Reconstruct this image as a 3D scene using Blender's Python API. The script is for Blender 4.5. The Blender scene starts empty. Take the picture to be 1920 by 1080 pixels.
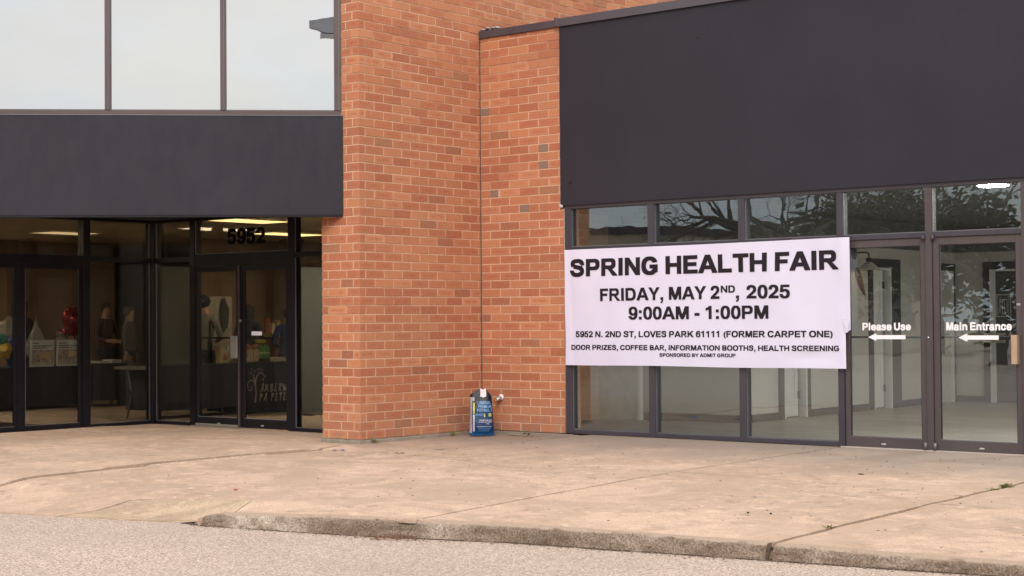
import bpy, bmesh, math, random, json
from mathutils import Vector, Matrix, noise as mnoise
random.seed(7)
scene = bpy.context.scene
C = scene.collection
R = math.radians

# ------------------------------------------------------------------ camera
CAM = Vector((12.9407, -15.2801, 1.3514))
pitch, roll, yaw = 0.019412, -0.00719, 0.683819
cam_d = bpy.data.cameras.new('camera'); cam = bpy.data.objects.new('camera', cam_d); C.objects.link(cam)
cam_d.sensor_width = 36.0; cam_d.lens = 36.0 * 3041.36 / 1920.0
cam_d.clip_start = 0.1; cam_d.clip_end = 800.0
r0 = Vector((math.cos(yaw), math.sin(yaw), 0)); f0 = Vector((-math.sin(yaw), math.cos(yaw), 0)); zz = Vector((0, 0, 1))
fw = math.cos(pitch) * f0 + math.sin(pitch) * zz
up = -math.sin(pitch) * f0 + math.cos(pitch) * zz
rt = math.cos(roll) * r0 + math.sin(roll) * up
up = -math.sin(roll) * r0 + math.cos(roll) * up
M = Matrix((rt, up, -fw)).transposed().to_4x4(); M.translation = CAM
cam.matrix_world = M
scene.camera = cam

# ------------------------------------------------------------------ world, sun, exposure
SUN_EL, SUN_AZ = R(38), R(146)          # azimuth: clockwise from +Y
world = bpy.data.worlds.new("World"); scene.world = world; world.use_nodes = True
nt = world.node_tree; N = nt.nodes; L = nt.links; N.clear()
out = N.new('ShaderNodeOutputWorld'); bg = N.new('ShaderNodeBackground'); bg.inputs['Strength'].default_value = 0.1
sky = N.new('ShaderNodeTexSky'); sky.sky_type = 'NISHITA'; sky.sun_disc = False
sky.sun_elevation = SUN_EL; sky.sun_rotation = SUN_AZ; sky.dust_density = 3.0; sky.air_density = 1.0
hs = N.new('ShaderNodeHueSaturation'); hs.inputs['Saturation'].default_value = 0.35
L.new(sky.outputs[0], hs.inputs['Color'])
tc = N.new('ShaderNodeTexCoord'); sep = N.new('ShaderNodeSeparateXYZ'); L.new(tc.outputs['Generated'], sep.inputs[0])
mr = N.new('ShaderNodeMapRange'); mr.inputs['From Min'].default_value = 0.0; mr.inputs['From Max'].default_value = 1.0
mr.inputs['To Min'].default_value = 8.6; mr.inputs['To Max'].default_value = 15.5; L.new(sep.outputs['Z'], mr.inputs['Value'])
mp = N.new('ShaderNodeMapping'); mp.inputs['Scale'].default_value = (2.2, 2.2, 5.0); L.new(tc.outputs['Generated'], mp.inputs[0])
nz = N.new('ShaderNodeTexNoise'); nz.inputs['Scale'].default_value = 1.4; nz.inputs['Detail'].default_value = 5; L.new(mp.outputs[0], nz.inputs['Vector'])
mr2 = N.new('ShaderNodeMapRange'); mr2.inputs['From Min'].default_value = 0.3; mr2.inputs['From Max'].default_value = 0.7
mr2.inputs['To Min'].default_value = 0.86; mr2.inputs['To Max'].default_value = 1.12; L.new(nz.outputs[0], mr2.inputs['Value'])
mul = N.new('ShaderNodeMath'); mul.operation = 'MULTIPLY'; L.new(mr.outputs[0], mul.inputs[0]); L.new(mr2.outputs[0], mul.inputs[1])
cc = N.new('ShaderNodeMixRGB'); cc.blend_type = 'MULTIPLY'; cc.inputs[0].default_value = 1.0
nz2 = N.new('ShaderNodeTexNoise'); nz2.inputs['Scale'].default_value = 3.1; nz2.inputs['Detail'].default_value = 3; L.new(mp.outputs[0], nz2.inputs['Vector']); tn = N.new('ShaderNodeValToRGB'); tn.color_ramp.elements[0].position = 0.4; tn.color_ramp.elements[1].position = 0.62; tn.color_ramp.elements[0].color = (0.95, 0.975, 1.0, 1); tn.color_ramp.elements[1].color = (1.0, 0.975, 0.93, 1); L.new(nz2.outputs[0], tn.inputs[0]); L.new(tn.outputs[0], cc.inputs[1]); L.new(mul.outputs[0], cc.inputs[2])
mx = N.new('ShaderNodeMixRGB'); mx.inputs[0].default_value = 0.9
L.new(hs.outputs[0], mx.inputs[1]); L.new(cc.outputs[0], mx.inputs[2]); L.new(mx.outputs[0], bg.inputs['Color']); L.new(bg.outputs[0], out.inputs[0])
sl = bpy.data.lights.new('sun', 'SUN'); sl.energy = 1.4; sl.angle = R(22); sl.color = (1.0, 0.95, 0.88)
so = bpy.data.objects.new('sun', sl); C.objects.link(so)
sd = Vector((math.sin(SUN_AZ) * math.cos(SUN_EL), math.cos(SUN_AZ) * math.cos(SUN_EL), math.sin(SUN_EL)))
so.rotation_euler = sd.to_track_quat('Z', 'Y').to_euler()
vs = scene.view_settings; vs.view_transform = 'Standard'; vs.look = 'None'; vs.exposure = 0.34; vs.gamma = 1.0; vs.use_curve_mapping = False
scene.cycles.max_bounces = 8; scene.cycles.diffuse_bounces = 4; scene.cycles.glossy_bounces = 5
scene.cycles.transparent_max_bounces = 16; scene.cycles.caustics_reflective = False; scene.cycles.caustics_refractive = False
scene.cycles.use_denoising = True

# ------------------------------------------------------------------ helpers
WL = {}
def wl(o): return WL.get(o.name, Vector((0, 0, 0))) if o else Vector((0, 0, 0))
def tag(o, label=None, cat=None, group=None, kind=None):
    if label: o['label'] = label
    if cat: o['category'] = cat
    if group: o['group'] = group
    if kind: o['kind'] = kind
    return o
def thing(name, loc, label=None, cat=None, group=None, kind=None, parent=None):
    o = bpy.data.objects.new(name, None); C.objects.link(o); o.empty_display_size = 0.1
    loc = Vector(loc); WL[o.name] = loc
    o.location = loc - wl(parent)
    if parent: o.parent = parent
    return tag(o, label, cat, group, kind)
def link_mesh(name, me, parent=None, loc=None):
    o = bpy.data.objects.new(name, me); C.objects.link(o)
    loc = Vector(loc) if loc is not None else Vector((0, 0, 0))
    WL[o.name] = loc
    o.location = loc - wl(parent)
    if parent: o.parent = parent
    return o
def bm_obj(name, bm, mats, parent=None, smooth=False, recenter=True):
    """bm holds world coordinates; the object's origin goes to the mesh's base centre."""
    if recenter and len(bm.verts):
        xs = [v.co.x for v in bm.verts]; ys = [v.co.y for v in bm.verts]; zs = [v.co.z for v in bm.verts]
        c = Vector(((min(xs) + max(xs)) / 2, (min(ys) + max(ys)) / 2, min(zs)))
        for v in bm.verts: v.co -= c
    else: c = Vector((0, 0, 0))
    for e in bm.edges:
        if len(e.link_faces) == 2 and e.calc_face_angle(0) > 0.7: e.smooth = False
    me = bpy.data.meshes.new(name); bm.to_mesh(me); bm.free()
    if not isinstance(mats, (list, tuple)): mats = [mats]
    for m in mats: me.materials.append(m)
    if smooth:
        for p in me.polygons: p.use_smooth = True
    return link_mesh(name, me, parent, c)
def addbox(bm, x0, x1, y0, y1, z0, z1, mi=0):
    vs_ = [bm.verts.new((x, y, z)) for x in (x0, x1) for y in (y0, y1) for z in (z0, z1)]
    fs = []
    for f in ((0, 1, 3, 2), (4, 6, 7, 5), (0, 4, 5, 1), (2, 3, 7, 6), (0, 2, 6, 4), (1, 5, 7, 3)):
        F = bm.faces.new([vs_[i] for i in f]); F.material_index = mi; fs.append(F)
    return vs_
def bevel(bm, w, seg=1):
    bmesh.ops.recalc_face_normals(bm, faces=bm.faces)
    bmesh.ops.bevel(bm, geom=list(bm.edges), offset=w, segments=seg, affect='EDGES', clamp_overlap=True)
def box(name, x0, x1, y0, y1, z0, z1, mat, parent=None, bev=0.0):
    bm = bmesh.new(); addbox(bm, min(x0, x1), max(x0, x1), min(y0, y1), max(y0, y1), min(z0, z1), max(z0, z1))
    if bev: bevel(bm, bev)
    else: bmesh.ops.recalc_face_normals(bm, faces=bm.faces)
    return bm_obj(name, bm, mat, parent)
def addtube(bm, pts, rad, seg=8, caps=True, mi=0):
    pts = [Vector(p) for p in pts]
    if not isinstance(rad, (list, tuple)): rad = [rad] * len(pts)
    rings = []; prev = None
    for i, p in enumerate(pts):
        d = (pts[min(i + 1, len(pts) - 1)] - pts[max(i - 1, 0)]).normalized()
        a = prev if prev is not None else (Vector((0, 0, 1)) if abs(d.z) < 0.9 else Vector((1, 0, 0)))
        n = (a - d * a.dot(d)).normalized(); prev = n; b = d.cross(n)
        rings.append([bm.verts.new(p + rad[i] * (math.cos(2 * math.pi * k / seg) * n + math.sin(2 * math.pi * k / seg) * b)) for k in range(seg)])
    for a, b in zip(rings, rings[1:]):
        for k in range(seg):
            F = bm.faces.new((a[k], a[(k + 1) % seg], b[(k + 1) % seg], b[k])); F.smooth = True; F.material_index = mi
    if caps:
        for rg in (rings[0][::-1], rings[-1]):
            F = bm.faces.new(rg); F.material_index = mi
def tube(name, pts, rad, mat, parent=None, seg=8):
    bm = bmesh.new(); addtube(bm, pts, rad, seg); return bm_obj(name, bm, mat, parent)
def lathe(name, c, prof, mat, parent=None, seg=24, axis=Vector((0, 0, 1))):
    bm = bmesh.new(); c = Vector(c); q = Vector((0, 0, 1)).rotation_difference(axis.normalized()); rings = []
    for r_, z in prof:
        rings.append([bm.verts.new(c + q @ Vector((r_ * math.cos(2 * math.pi * k / seg), r_ * math.sin(2 * math.pi * k / seg), z))) for k in range(seg)])
    for a, b in zip(rings, rings[1:]):
        for k in range(seg): F = bm.faces.new((a[k], a[(k + 1) % seg], b[(k + 1) % seg], b[k])); F.smooth = True
    bm.faces.new(rings[0][::-1]); bm.faces.new(rings[-1])
    return bm_obj(name, bm, mat, parent)
def ellipsoid(bm, c, r, seg=16, rings=10, mi=0, rot=None):
    m = Matrix.Translation(Vector(c)) @ (rot.to_4x4() if rot else Matrix.Identity(4)) @ Matrix.Diagonal((*r, 1))
    g = bmesh.ops.create_uvsphere(bm, u_segments=seg, v_segments=rings, radius=1.0, matrix=m)
    for v in g['verts']:
        for f in v.link_faces: f.smooth = True; f.material_index = mi
    return g['verts']

# ------------------------------------------------------------------ materials
MATS = {}
class NB:
    def __init__(s, name):
        s.m = bpy.data.materials.new(name); s.m.use_nodes = True; s.nt = s.m.node_tree
        s.p = s.nt.nodes['Principled BSDF']; s.out = s.nt.nodes['Material Output']; MATS[name] = s.m
    def n(s, t, **k):
        nd = s.nt.nodes.new(t)
        for a, b in k.items():
            if a.startswith('i_'): nd.inputs[a[2:].replace('_', ' ')].default_value = b
            else: setattr(nd, a, b)
        return nd
    def l(s, a, b): s.nt.links.new(a, b)
    def noise(s, scale, detail=4, rough=0.55, vec=None, dist=0.0):
        n = s.n('ShaderNodeTexNoise'); n.inputs['Scale'].default_value = scale; n.inputs['Detail'].default_value = detail
        n.inputs['Roughness'].default_value = rough; n.inputs['Distortion'].default_value = dist
        if vec is not None: s.l(vec, n.inputs['Vector'])
        return n.outputs[0]
    def ramp(s, v, stops, interp='LINEAR'):
        n = s.n('ShaderNodeValToRGB'); n.color_ramp.interpolation = interp; e = n.color_ramp.elements
        while len(e) > 1: e.remove(e[-1])
        e[0].position = stops[0][0]; e[0].color = (*stops[0][1], 1) if len(stops[0][1]) == 3 else stops[0][1]
        for p, c in stops[1:]:
            x = e.new(p); x.color = (*c, 1)
        s.l(v, n.inputs[0]); return n.outputs[0]
    def mix(s, f, a, b, mode='MIX'):
        n = s.n('ShaderNodeMixRGB'); n.blend_type = mode
        for i, v in ((0, f), (1, a), (2, b)):
            if isinstance(v, (int, float)): n.inputs[i].default_value = v if i == 0 else (v, v, v, 1)
            elif isinstance(v, tuple): n.inputs[i].default_value = (*v, 1) if len(v) == 3 else v
            else: s.l(v, n.inputs[i])
        return n.outputs[0]
    def math(s, op, a, b=None):
        n = s.n('ShaderNodeMath'); n.operation = op
        for i, v in ((0, a), (1, b)):
            if v is None: continue
            if isinstance(v, (int, float)): n.inputs[i].default_value = v
            else: s.l(v, n.inputs[i])
        return n.outputs[0]
    def rng(s, v, a, b, c, d):
        n = s.n('ShaderNodeMapRange'); s.l(v, n.inputs['Value'])
        for k, x in zip(('From Min', 'From Max', 'To Min', 'To Max'), (a, b, c, d)): n.inputs[k].default_value = x
        return n.outputs[0]
    def pos(s): return s.n('ShaderNodeNewGeometry').outputs['Position']
    def objc(s): return s.n('ShaderNodeTexCoord').outputs['Object']
    def mapping(s, v, sc, rot=(0, 0, 0)):
        n = s.n('ShaderNodeMapping'); n.inputs['Scale'].default_value = sc; n.inputs['Rotation'].default_value = rot; s.l(v, n.inputs[0]); return n.outputs[0]
    def col(s, c):
        if isinstance(c, tuple): s.p.inputs['Base Color'].default_value = (*c, 1)
        else: s.l(c, s.p.inputs['Base Color'])
    def rough(s, r):
        if isinstance(r, (int, float)): s.p.inputs['Roughness'].default_value = r
        else: s.l(r, s.p.inputs['Roughness'])
    def bump(s, h, strength=0.3, dist=0.01):
        b = s.n('ShaderNodeBump'); b.inputs['Strength'].default_value = strength; b.inputs['Distance'].default_value = dist
        s.l(h, b.inputs['Height']); s.l(b.outputs[0], s.p.inputs['Normal'])

def simple(name, col, rough=0.6, metal=0.0, var=0.12, scale=6.0, bump=0.0, spec=0.5):
    b = NB(name); v = b.noise(scale, 4, 0.6, b.pos())
    c2 = tuple(min(1, x * (1 + var)) for x in col); c1 = tuple(x * (1 - var) for x in col)
    b.col(b.ramp(v, [(0.3, c1), (0.7, c2)])); b.rough(rough); b.p.inputs['Metallic'].default_value = metal
    b.p.inputs['Specular IOR Level'].default_value = spec
    if bump: b.bump(b.noise(scale * 25, 3, 0.6, b.pos()), bump, 0.002)
    return b.m
def emis(name, col, strength):
    b = NB(name); b.p.inputs['Base Color'].default_value = (*col, 1)
    b.p.inputs['Emission Color'].default_value = (*col, 1); b.p.inputs['Emission Strength'].default_value = strength
    return b.m

def brick_mat(name, island):
    b = NB(name)
    if island: rnd = b.n('ShaderNodeNewGeometry').outputs['Random Per Island']
    else: rnd = b.n('ShaderNodeObjectInfo').outputs['Random']
    uv = b.n('ShaderNodeUVMap').outputs[0]; sep = b.n('ShaderNodeSeparateXYZ'); b.l(uv, sep.inputs[0])
    pos = b.pos()
    base = b.ramp(rnd, [(0.0, (0.415, 0.131, 0.058)), (0.16, (0.484, 0.187, 0.086)), (0.33, (0.371, 0.112, 0.052)), (0.5, (0.536, 0.222, 0.106)),
                        (0.64, (0.431, 0.143, 0.068)), (0.78, (0.570, 0.249, 0.120)), (0.9, (0.389, 0.126, 0.059)), (1.0, (0.509, 0.204, 0.090))])
    rd_ = b.math('FRACT', b.math('MULTIPLY', rnd, 41.3)); base = b.mix(b.rng(rd_, 0.955, 0.965, 0, 0.55), base, (0.20, 0.095, 0.06)); r2 = b.math('FRACT', b.math('MULTIPLY', rnd, 7.31)); r3 = b.math('FRACT', b.math('MULTIPLY', rnd, 23.7))
    # redder smear along the middle of the harder-burnt bricks (u,v run -1..1 over the face)
    uu = b.math('ABSOLUTE', sep.outputs['X']); vv = b.math('ABSOLUTE', sep.outputs['Y'])
    sm = b.noise(38, 3, 0.6, b.mapping(pos, (0.35, 0.35, 2.4)))
    core = b.math('MULTIPLY', b.rng(uu, 0.95, 0.45, 0, 1), b.rng(vv, 0.75, 0.1, 0, 1))
    core = b.math('MULTIPLY', core, b.rng(sm, 0.35, 0.62, 0.1, 1.0)); core = b.math('MULTIPLY', core, b.rng(r2, 0.30, 0.60, 0.0, 0.85))
    c = b.mix(core, base, (0.39, 0.090, 0.046))
    # dark pores on the others
    sp = b.noise(170, 2, 0.5, pos); spk = b.rng(sp, 0.635, 0.69, 0, 1)
    spk = b.math('MULTIPLY', spk, b.rng(r3, 0.25, 0.7, 0.15, 0.8)); c = b.mix(spk, c, (0.16, 0.062, 0.04))
    # broad weathering
    w = b.noise(1.3, 5, 0.6, pos); c = b.mix(b.rng(w, 0.42, 0.72, 0, 0.30), c, (0.28, 0.14, 0.085)); ws = b.noise(3.2, 4, 0.6, b.mapping(pos, (1.5, 1.5, 0.25))); c = b.mix(b.rng(ws, 0.55, 0.75, 0, 0.25), c, (0.25, 0.125, 0.08))
    g = b.noise(24, 4, 0.6, pos); c = b.mix(b.rng(g, 0.3, 0.75, 0.0, 0.16), c, (0.66, 0.36, 0.24))
    sz = b.n('ShaderNodeSeparateXYZ'); b.l(pos, sz.inputs[0])
    wsc = b.math('MULTIPLY', b.rng(b.noise(7.5, 5, 0.75, pos), 0.66, 0.74, 0, 0.35), b.rng(b.noise(0.9, 3, 0.6, pos), 0.45, 0.6, 0, 1)); c = b.mix(wsc, c, (0.62, 0.50, 0.42))
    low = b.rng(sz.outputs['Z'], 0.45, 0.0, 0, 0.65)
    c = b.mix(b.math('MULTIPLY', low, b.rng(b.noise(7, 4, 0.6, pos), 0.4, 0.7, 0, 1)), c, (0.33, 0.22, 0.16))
    b.col(c); b.rough(0.88); b.bump(b.math('ADD', b.noise(210, 3, 0.6, pos), b.math('MULTIPLY', spk, -1.0)), 0.35, 0.0015)
    return b.m
brickA = brick_mat('brick_clay', False); brickB = brick_mat('brick_clay_joined', True)
brick_grey = simple('brick_burnt_grey', (0.25, 0.155, 0.115), 0.9, 0, 0.35, 90, 0.3)
def mk_mortar():
    b = NB('mortar'); pos = b.pos(); v = b.noise(60, 4, 0.6, pos)
    c = b.ramp(v, [(0.3, (0.50, 0.305, 0.20)), (0.7, (0.69, 0.45, 0.31))])
    d = b.noise(1.1, 4, 0.65, b.mapping(pos, (1, 1, 2.5))); sz = b.n('ShaderNodeSeparateXYZ'); b.l(pos, sz.inputs[0])
    m = b.math('ADD', b.rng(d, 0.5, 0.72, 0, 0.75), b.math('MULTIPLY', b.rng(sz.outputs['Z'], 3.6, 5.2, 0, 0.75), b.rng(d, 0.38, 0.56, 0, 1)))
    c = b.mix(m, c, (0.33, 0.15, 0.09)); b.col(c); b.rough(0.95); b.bump(v, 0.4, 0.002); return b.m
mortar = mk_mortar()

def mk_panel(name, c1, c2, rough=0.5, spec=0.5):
    b = NB(name); b.p.inputs['Specular IOR Level'].default_value = spec; pos = b.pos(); v = b.noise(0.9, 3, 0.5, pos); w = b.noise(9, 5, 0.65, b.mapping(pos, (1, 1, 0.5)))
    c = b.ramp(v, [(0.35, c1), (0.68, c2)]); c = b.mix(b.rng(w, 0.35, 0.8, 0, 0.22), c, tuple(x * 1.5 for x in c2))
    b.col(c); b.rough(b.rng(w, 0.3, 0.7, rough - 0.08, rough + 0.14)); b.bump(v, 0.25, 0.03)
    return b.m
panel_m = mk_panel('dark_fascia_paint', (0.0205, 0.0185, 0.0265), (0.0255, 0.0225, 0.032), 0.62, 0.3)
frame_m = mk_panel('window_frame_metal', (0.036, 0.031, 0.042), (0.050, 0.043, 0.055), 0.42)
door_m = mk_panel('door_frame_bronze', (0.060, 0.047, 0.049), (0.080, 0.062, 0.061), 0.42)
black_m = mk_panel('recess_frame_black', (0.006, 0.005, 0.008), (0.010, 0.008, 0.012), 0.4, 0.28)
upper_m = mk_panel('upper_frame_bronze', (0.070, 0.049, 0.049), (0.090, 0.064, 0.062), 0.42)
bead_m = simple('glazing_bead_metal', (0.16, 0.15, 0.17), 0.35, 0.3)
steel_m = simple('brushed_steel', (0.55, 0.52, 0.50), 0.35, 0.85)
bronze_pull = simple('bronze_pull', (0.50, 0.36, 0.26), 0.4, 0.5)
caulk = simple('white_caulk', (0.55, 0.50, 0.50), 0.8, 0, 0.3, 20)
soft_black = simple('rubber_black', (0.012, 0.011, 0.013), 0.7)
soot = simple('dark_sealant', (0.075, 0.03, 0.024), 0.9, 0, 0.4, 30)

def glass(name, tint, ior=1.5, k=1.0, gcol=(1, 1, 1), film=0.0, base=0.0, dust=0.0):
    b = NB(name); nt_ = b.nt; nt_.nodes.remove(b.p)
    tr = b.n('ShaderNodeBsdfTransparent'); tr.inputs[0].default_value = (*tint, 1)
    gl = b.n('ShaderNodeBsdfGlossy'); gl.inputs['Roughness'].default_value = 0.0; gl.inputs[0].default_value = (*gcol, 1)
    fr = b.n('ShaderNodeFresnel'); b.l(b.rng(b.n('ShaderNodeNewGeometry').outputs['Backfacing'], 0, 1, ior, 1 / ior), fr.inputs[0])
    bu = b.n('ShaderNodeBump'); bu.inputs['Strength'].default_value = 0.05; bu.inputs['Distance'].default_value = 0.02
    b.l(b.noise(1.7, 2, 0.5, b.pos()), bu.inputs['Height']); b.l(bu.outputs[0], gl.inputs['Normal'])
    f = b.math('ADD', b.math('MULTIPLY', fr.outputs[0], k), base); f.node.use_clamp = True
    mxs = b.n('ShaderNodeMixShader'); b.l(f, mxs.inputs[0]); b.l(tr.outputs[0], mxs.inputs[1]); b.l(gl.outputs[0], mxs.inputs[2])
    last = mxs
    if dust:
        df = b.n('ShaderNodeBsdfDiffuse'); df.inputs[0].default_value = (0.5, 0.48, 0.46, 1)
        m2 = b.n('ShaderNodeMixShader'); b.l(b.rng(b.noise(2.6, 5, 0.7, b.pos()), 0.3, 0.8, dust * 0.3, dust), m2.inputs[0])
        b.l(mxs.outputs[0], m2.inputs[1]); b.l(df.outputs[0], m2.inputs[2]); last = m2
    b.l(last.outputs[0], b.out.inputs[0]); return b.m
glass_r = glass('storefront_glass', (0.83, 0.89, 0.90), 1.5, 2.6, (0.88, 0.96, 1.0), dust=0.012)
glass_l = glass('tinted_glass', (0.56, 0.56, 0.55), 1.5, 0.8, dust=0.011)
glass_u = glass('mirror_film_glass', (0.03, 0.035, 0.04), 1.5, 1.0, (0.90, 0.92, 0.94), base=0.62)

def mk_concrete(name, lo, hi, grit=1.0):
    b = NB(name); pos = b.pos(); flat = b.mapping(pos, (1, 1, 0.2))
    a = b.noise(0.55, 6, 0.62, flat, 0.6); c = b.ramp(a, [(0.30, lo), (0.70, hi)])
    s = b.noise(2.3, 6, 0.7, b.mapping(pos, (1.6, 0.7, 1), (0, 0, 0.5)), 0.4)
    c = b.mix(b.rng(s, 0.48, 0.72, 0, 0.30), c, tuple(x * 0.58 for x in lo))
    s2 = b.noise(5.5, 6, 0.75, flat, 0.3); c = b.mix(b.rng(s2, 0.5, 0.72, 0, 0.30), c, tuple(min(1, x * 1.22) for x in hi)); s3 = b.noise(14, 5, 0.75, b.mapping(pos, (0.45, 1, 1), (0, 0, -0.68))); c = b.mix(b.rng(s3, 0.52, 0.72, 0, 0.38), c, tuple(x * 0.55 for x in lo))
    gr = b.noise(75, 3, 0.7, pos); c = b.mix(b.rng(gr, 0.35, 0.68, 0.0, 0.42 * grit), c, tuple(x * 0.5 for x in lo))
    # worn spots that expose pale grit
    wn = b.noise(1.0, 5, 0.7, b.mapping(pos, (1, 1, 1), (0, 0, 1.1)), 0.8); pit = b.noise(120, 2, 0.8, pos)
    e = b.math('MULTIPLY', b.rng(wn, 0.50, 0.60, 0, 1), b.rng(pit, 0.46, 0.54, 0, 0.75)); c = b.mix(e, c, tuple(min(1, x * 1.3) for x in hi))
    e2 = b.math('MULTIPLY', b.rng(wn, 0.48, 0.60, 0.15, 1), b.rng(b.noise(60, 3, 0.8, pos), 0.56, 0.64, 0, 0.75)); c = b.mix(e2, c, (0.17, 0.12, 0.09))
    pk = b.noise(5.0, 8, 0.78, b.mapping(pos, (1, 1, 1), (0, 0, 0.7))); c = b.mix(b.math('MULTIPLY', b.rng(pk, 0.555, 0.60, 0, 0.55), b.rng(b.noise(0.8, 4, 0.6, pos), 0.42, 0.6, 0.15, 1)), c, (0.20, 0.14, 0.11))
    c = b.mix(b.math('MULTIPLY', b.rng(pk, 0.445, 0.40, 0, 0.5), b.rng(b.noise(0.8, 4, 0.6, pos), 0.38, 0.55, 0.2, 1)), c, tuple(min(1, x * 1.35) for x in hi))
    # grime plus painted shade along the foot of the walls
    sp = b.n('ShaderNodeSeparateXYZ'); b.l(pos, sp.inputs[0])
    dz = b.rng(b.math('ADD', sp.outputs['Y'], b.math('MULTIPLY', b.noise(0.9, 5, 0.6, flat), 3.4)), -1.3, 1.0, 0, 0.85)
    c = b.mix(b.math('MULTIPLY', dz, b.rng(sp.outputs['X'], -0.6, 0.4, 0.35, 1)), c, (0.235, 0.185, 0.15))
    b.col(c); b.rough(0.9); b.bump(b.math('ADD', b.math('MULTIPLY', gr, 0.5), b.math('MULTIPLY', s2, 1.2)), 0.45, 0.006)
    return b.m
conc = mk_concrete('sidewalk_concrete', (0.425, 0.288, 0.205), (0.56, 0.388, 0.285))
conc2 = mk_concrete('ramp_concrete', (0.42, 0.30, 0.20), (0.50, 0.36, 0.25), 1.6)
def mk_kerb():
    b = NB('kerb_face_concrete'); pos = b.pos(); a = b.noise(2.2, 6, 0.7, pos)
    c = b.ramp(a, [(0.3, (0.15, 0.105, 0.075)), (0.47, (0.24, 0.175, 0.13)), (0.57, (0.34, 0.26, 0.20)), (0.66, (0.55, 0.45, 0.37)), (0.8, (0.62, 0.53, 0.45))])
    g = b.noise(85, 3, 0.8, pos); c = b.mix(b.rng(g, 0.48, 0.62, 0, 0.75), c, (0.085, 0.052, 0.036)); c = b.mix(b.rng(g, 0.45, 0.3, 0, 0.5), c, (0.55, 0.45, 0.36))
    szz = b.n('ShaderNodeSeparateXYZ'); b.l(pos, szz.inputs[0]); sn = b.n('ShaderNodeSeparateXYZ'); b.l(b.n('ShaderNodeNewGeometry').outputs['Normal'], sn.inputs[0])
    c = b.mix(b.math('MULTIPLY', b.rng(sn.outputs['Z'], 0.6, 0.9, 0, 1), b.rng(szz.outputs['Z'], -0.02, -0.006, 0, 1)), c, b.ramp(g, [(0.3, (0.30, 0.21, 0.155)), (0.6, (0.46, 0.335, 0.25))]))
    b.col(c); b.rough(0.95); b.bump(b.math('ADD', g, b.noise(18, 4, 0.7, pos)), 0.9, 0.012); return b.m
kerb_m = mk_kerb()
def mk_asphalt():
    b = NB('weathered_asphalt'); pos = b.pos(); v = b.n('ShaderNodeTexVoronoi'); v.inputs['Scale'].default_value = 115; b.l(pos, v.inputs['Vector'])
    sep = b.n('ShaderNodeSeparateColor'); b.l(v.outputs['Color'], sep.inputs[0])
    c = b.ramp(sep.outputs[0], [(0.0, (0.155, 0.115, 0.095)), (0.25, (0.34, 0.245, 0.19)), (0.6, (0.50, 0.37, 0.295)), (0.85, (0.63, 0.48, 0.39)), (1.0, (0.74, 0.62, 0.54))])
    a = b.noise(0.7, 6, 0.65, pos); c = b.mix(b.rng(a, 0.3, 0.7, 0.35, 0.0), c, (0.24, 0.19, 0.165))
    c = b.mix(0.12, c, (0.42, 0.33, 0.285)); k = b.noise(11, 4, 0.7, pos); c = b.mix(b.rng(k, 0.62, 0.74, 0, 0.4), c, (0.15, 0.11, 0.09))
    b.col(c); b.rough(0.92); b.bump(b.math('ADD', v.outputs['Distance'], b.math('MULTIPLY', k, 0.5)), 0.6, 0.006); return b.m
asphalt = mk_asphalt()
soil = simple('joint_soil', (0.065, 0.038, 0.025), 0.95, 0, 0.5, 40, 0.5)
stone_m = mk_concrete('footing_concrete', (0.26, 0.22, 0.17), (0.38, 0.33, 0.27), 1.5)
leaf_m = simple('weed_leaf', (0.24, 0.25, 0.085), 0.7, 0, 0.45, 60)
dry_m = simple('dry_stalk', (0.20, 0.085, 0.05), 0.8, 0, 0.5, 60)
def mk_banner():
    b = NB('banner_vinyl'); v = b.noise(1.3, 3, 0.5, b.pos()); b.col(b.ramp(v, [(0.35, (0.67, 0.635, 0.79)), (0.7, (0.71, 0.67, 0.82))])); b.rough(0.38)
    b.p.inputs['Specular IOR Level'].default_value = 0.4; return b.m
banner_m = mk_banner()
ink = simple('black_ink', (0.016, 0.010, 0.015), 0.5, spec=0.25)
white_vinyl = simple('white_vinyl', (0.86, 0.80, 0.84), 0.5, 0, 0.03)

# ------------------------------------------------------------------ ground: asphalt, sidewalk slabs, kerb
def sstep(t): t = max(0.0, min(1.0, t)); return t * t * (3 - 2 * t)
AX = [(-60, -.10), (3.7, -.10), (4.0, -.085), (4.45, -.1), (4.8, -.118), (5.3, -.122), (6.2, -.112), (7.0, -.106), (8.0, -.097), (8.74, -.08), (9.2, -.075), (10, -.07), (90, -.07)]
def asph_z(x):
    for (a, za), (b, zb) in zip(AX, AX[1:]):
        if a <= x <= b: return za + (zb - za) * (x - a) / (b - a)
    return AX[-1][1]
def walk_z(x, y):
    z = 0.0
    z -= 0.094 * sstep((4.12 - x) / 0.34) * sstep((-6.85 - y) / 0.85)                   # dropped kerb at the left
    z -= 0.046 * sstep((1.7 - x) / 0.5) * sstep((x + 0.75) / 0.2) * sstep((y + 2.9) / 0.5)  # settled slab by the brick corner
    if x < 0.64 and y < -2.3: z += 0.012
    return z
bm = bmesh.new()
xs = [-300, -120, -60, -30, -12, -6, -2, 0, 1, 2] + [3.7, 4.0, 4.45, 4.8, 5.3, 6.2, 7.0, 8.0, 8.74, 9.2, 10, 11, 13, 16, 22, 35, 60, 150, 300]
ys = [-300, -150, -80, -50, -35, -25, -18, -14, -11, -9.5, -8.5, -8, -7.5, -7, -6.6, -6, -3, 0, 5, 40, 150, 300]
grid = [[bm.verts.new((x, y, asph_z(x) - 0.02 * max(0, min(1, (-12 - y) / 20)))) for y in ys] for x in xs]
for i in range(len(xs) - 1):
    for j in range(len(ys) - 1): bm.faces.new((grid[i][j], grid[i + 1][j], grid[i + 1][j + 1], grid[i][j + 1]))
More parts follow.
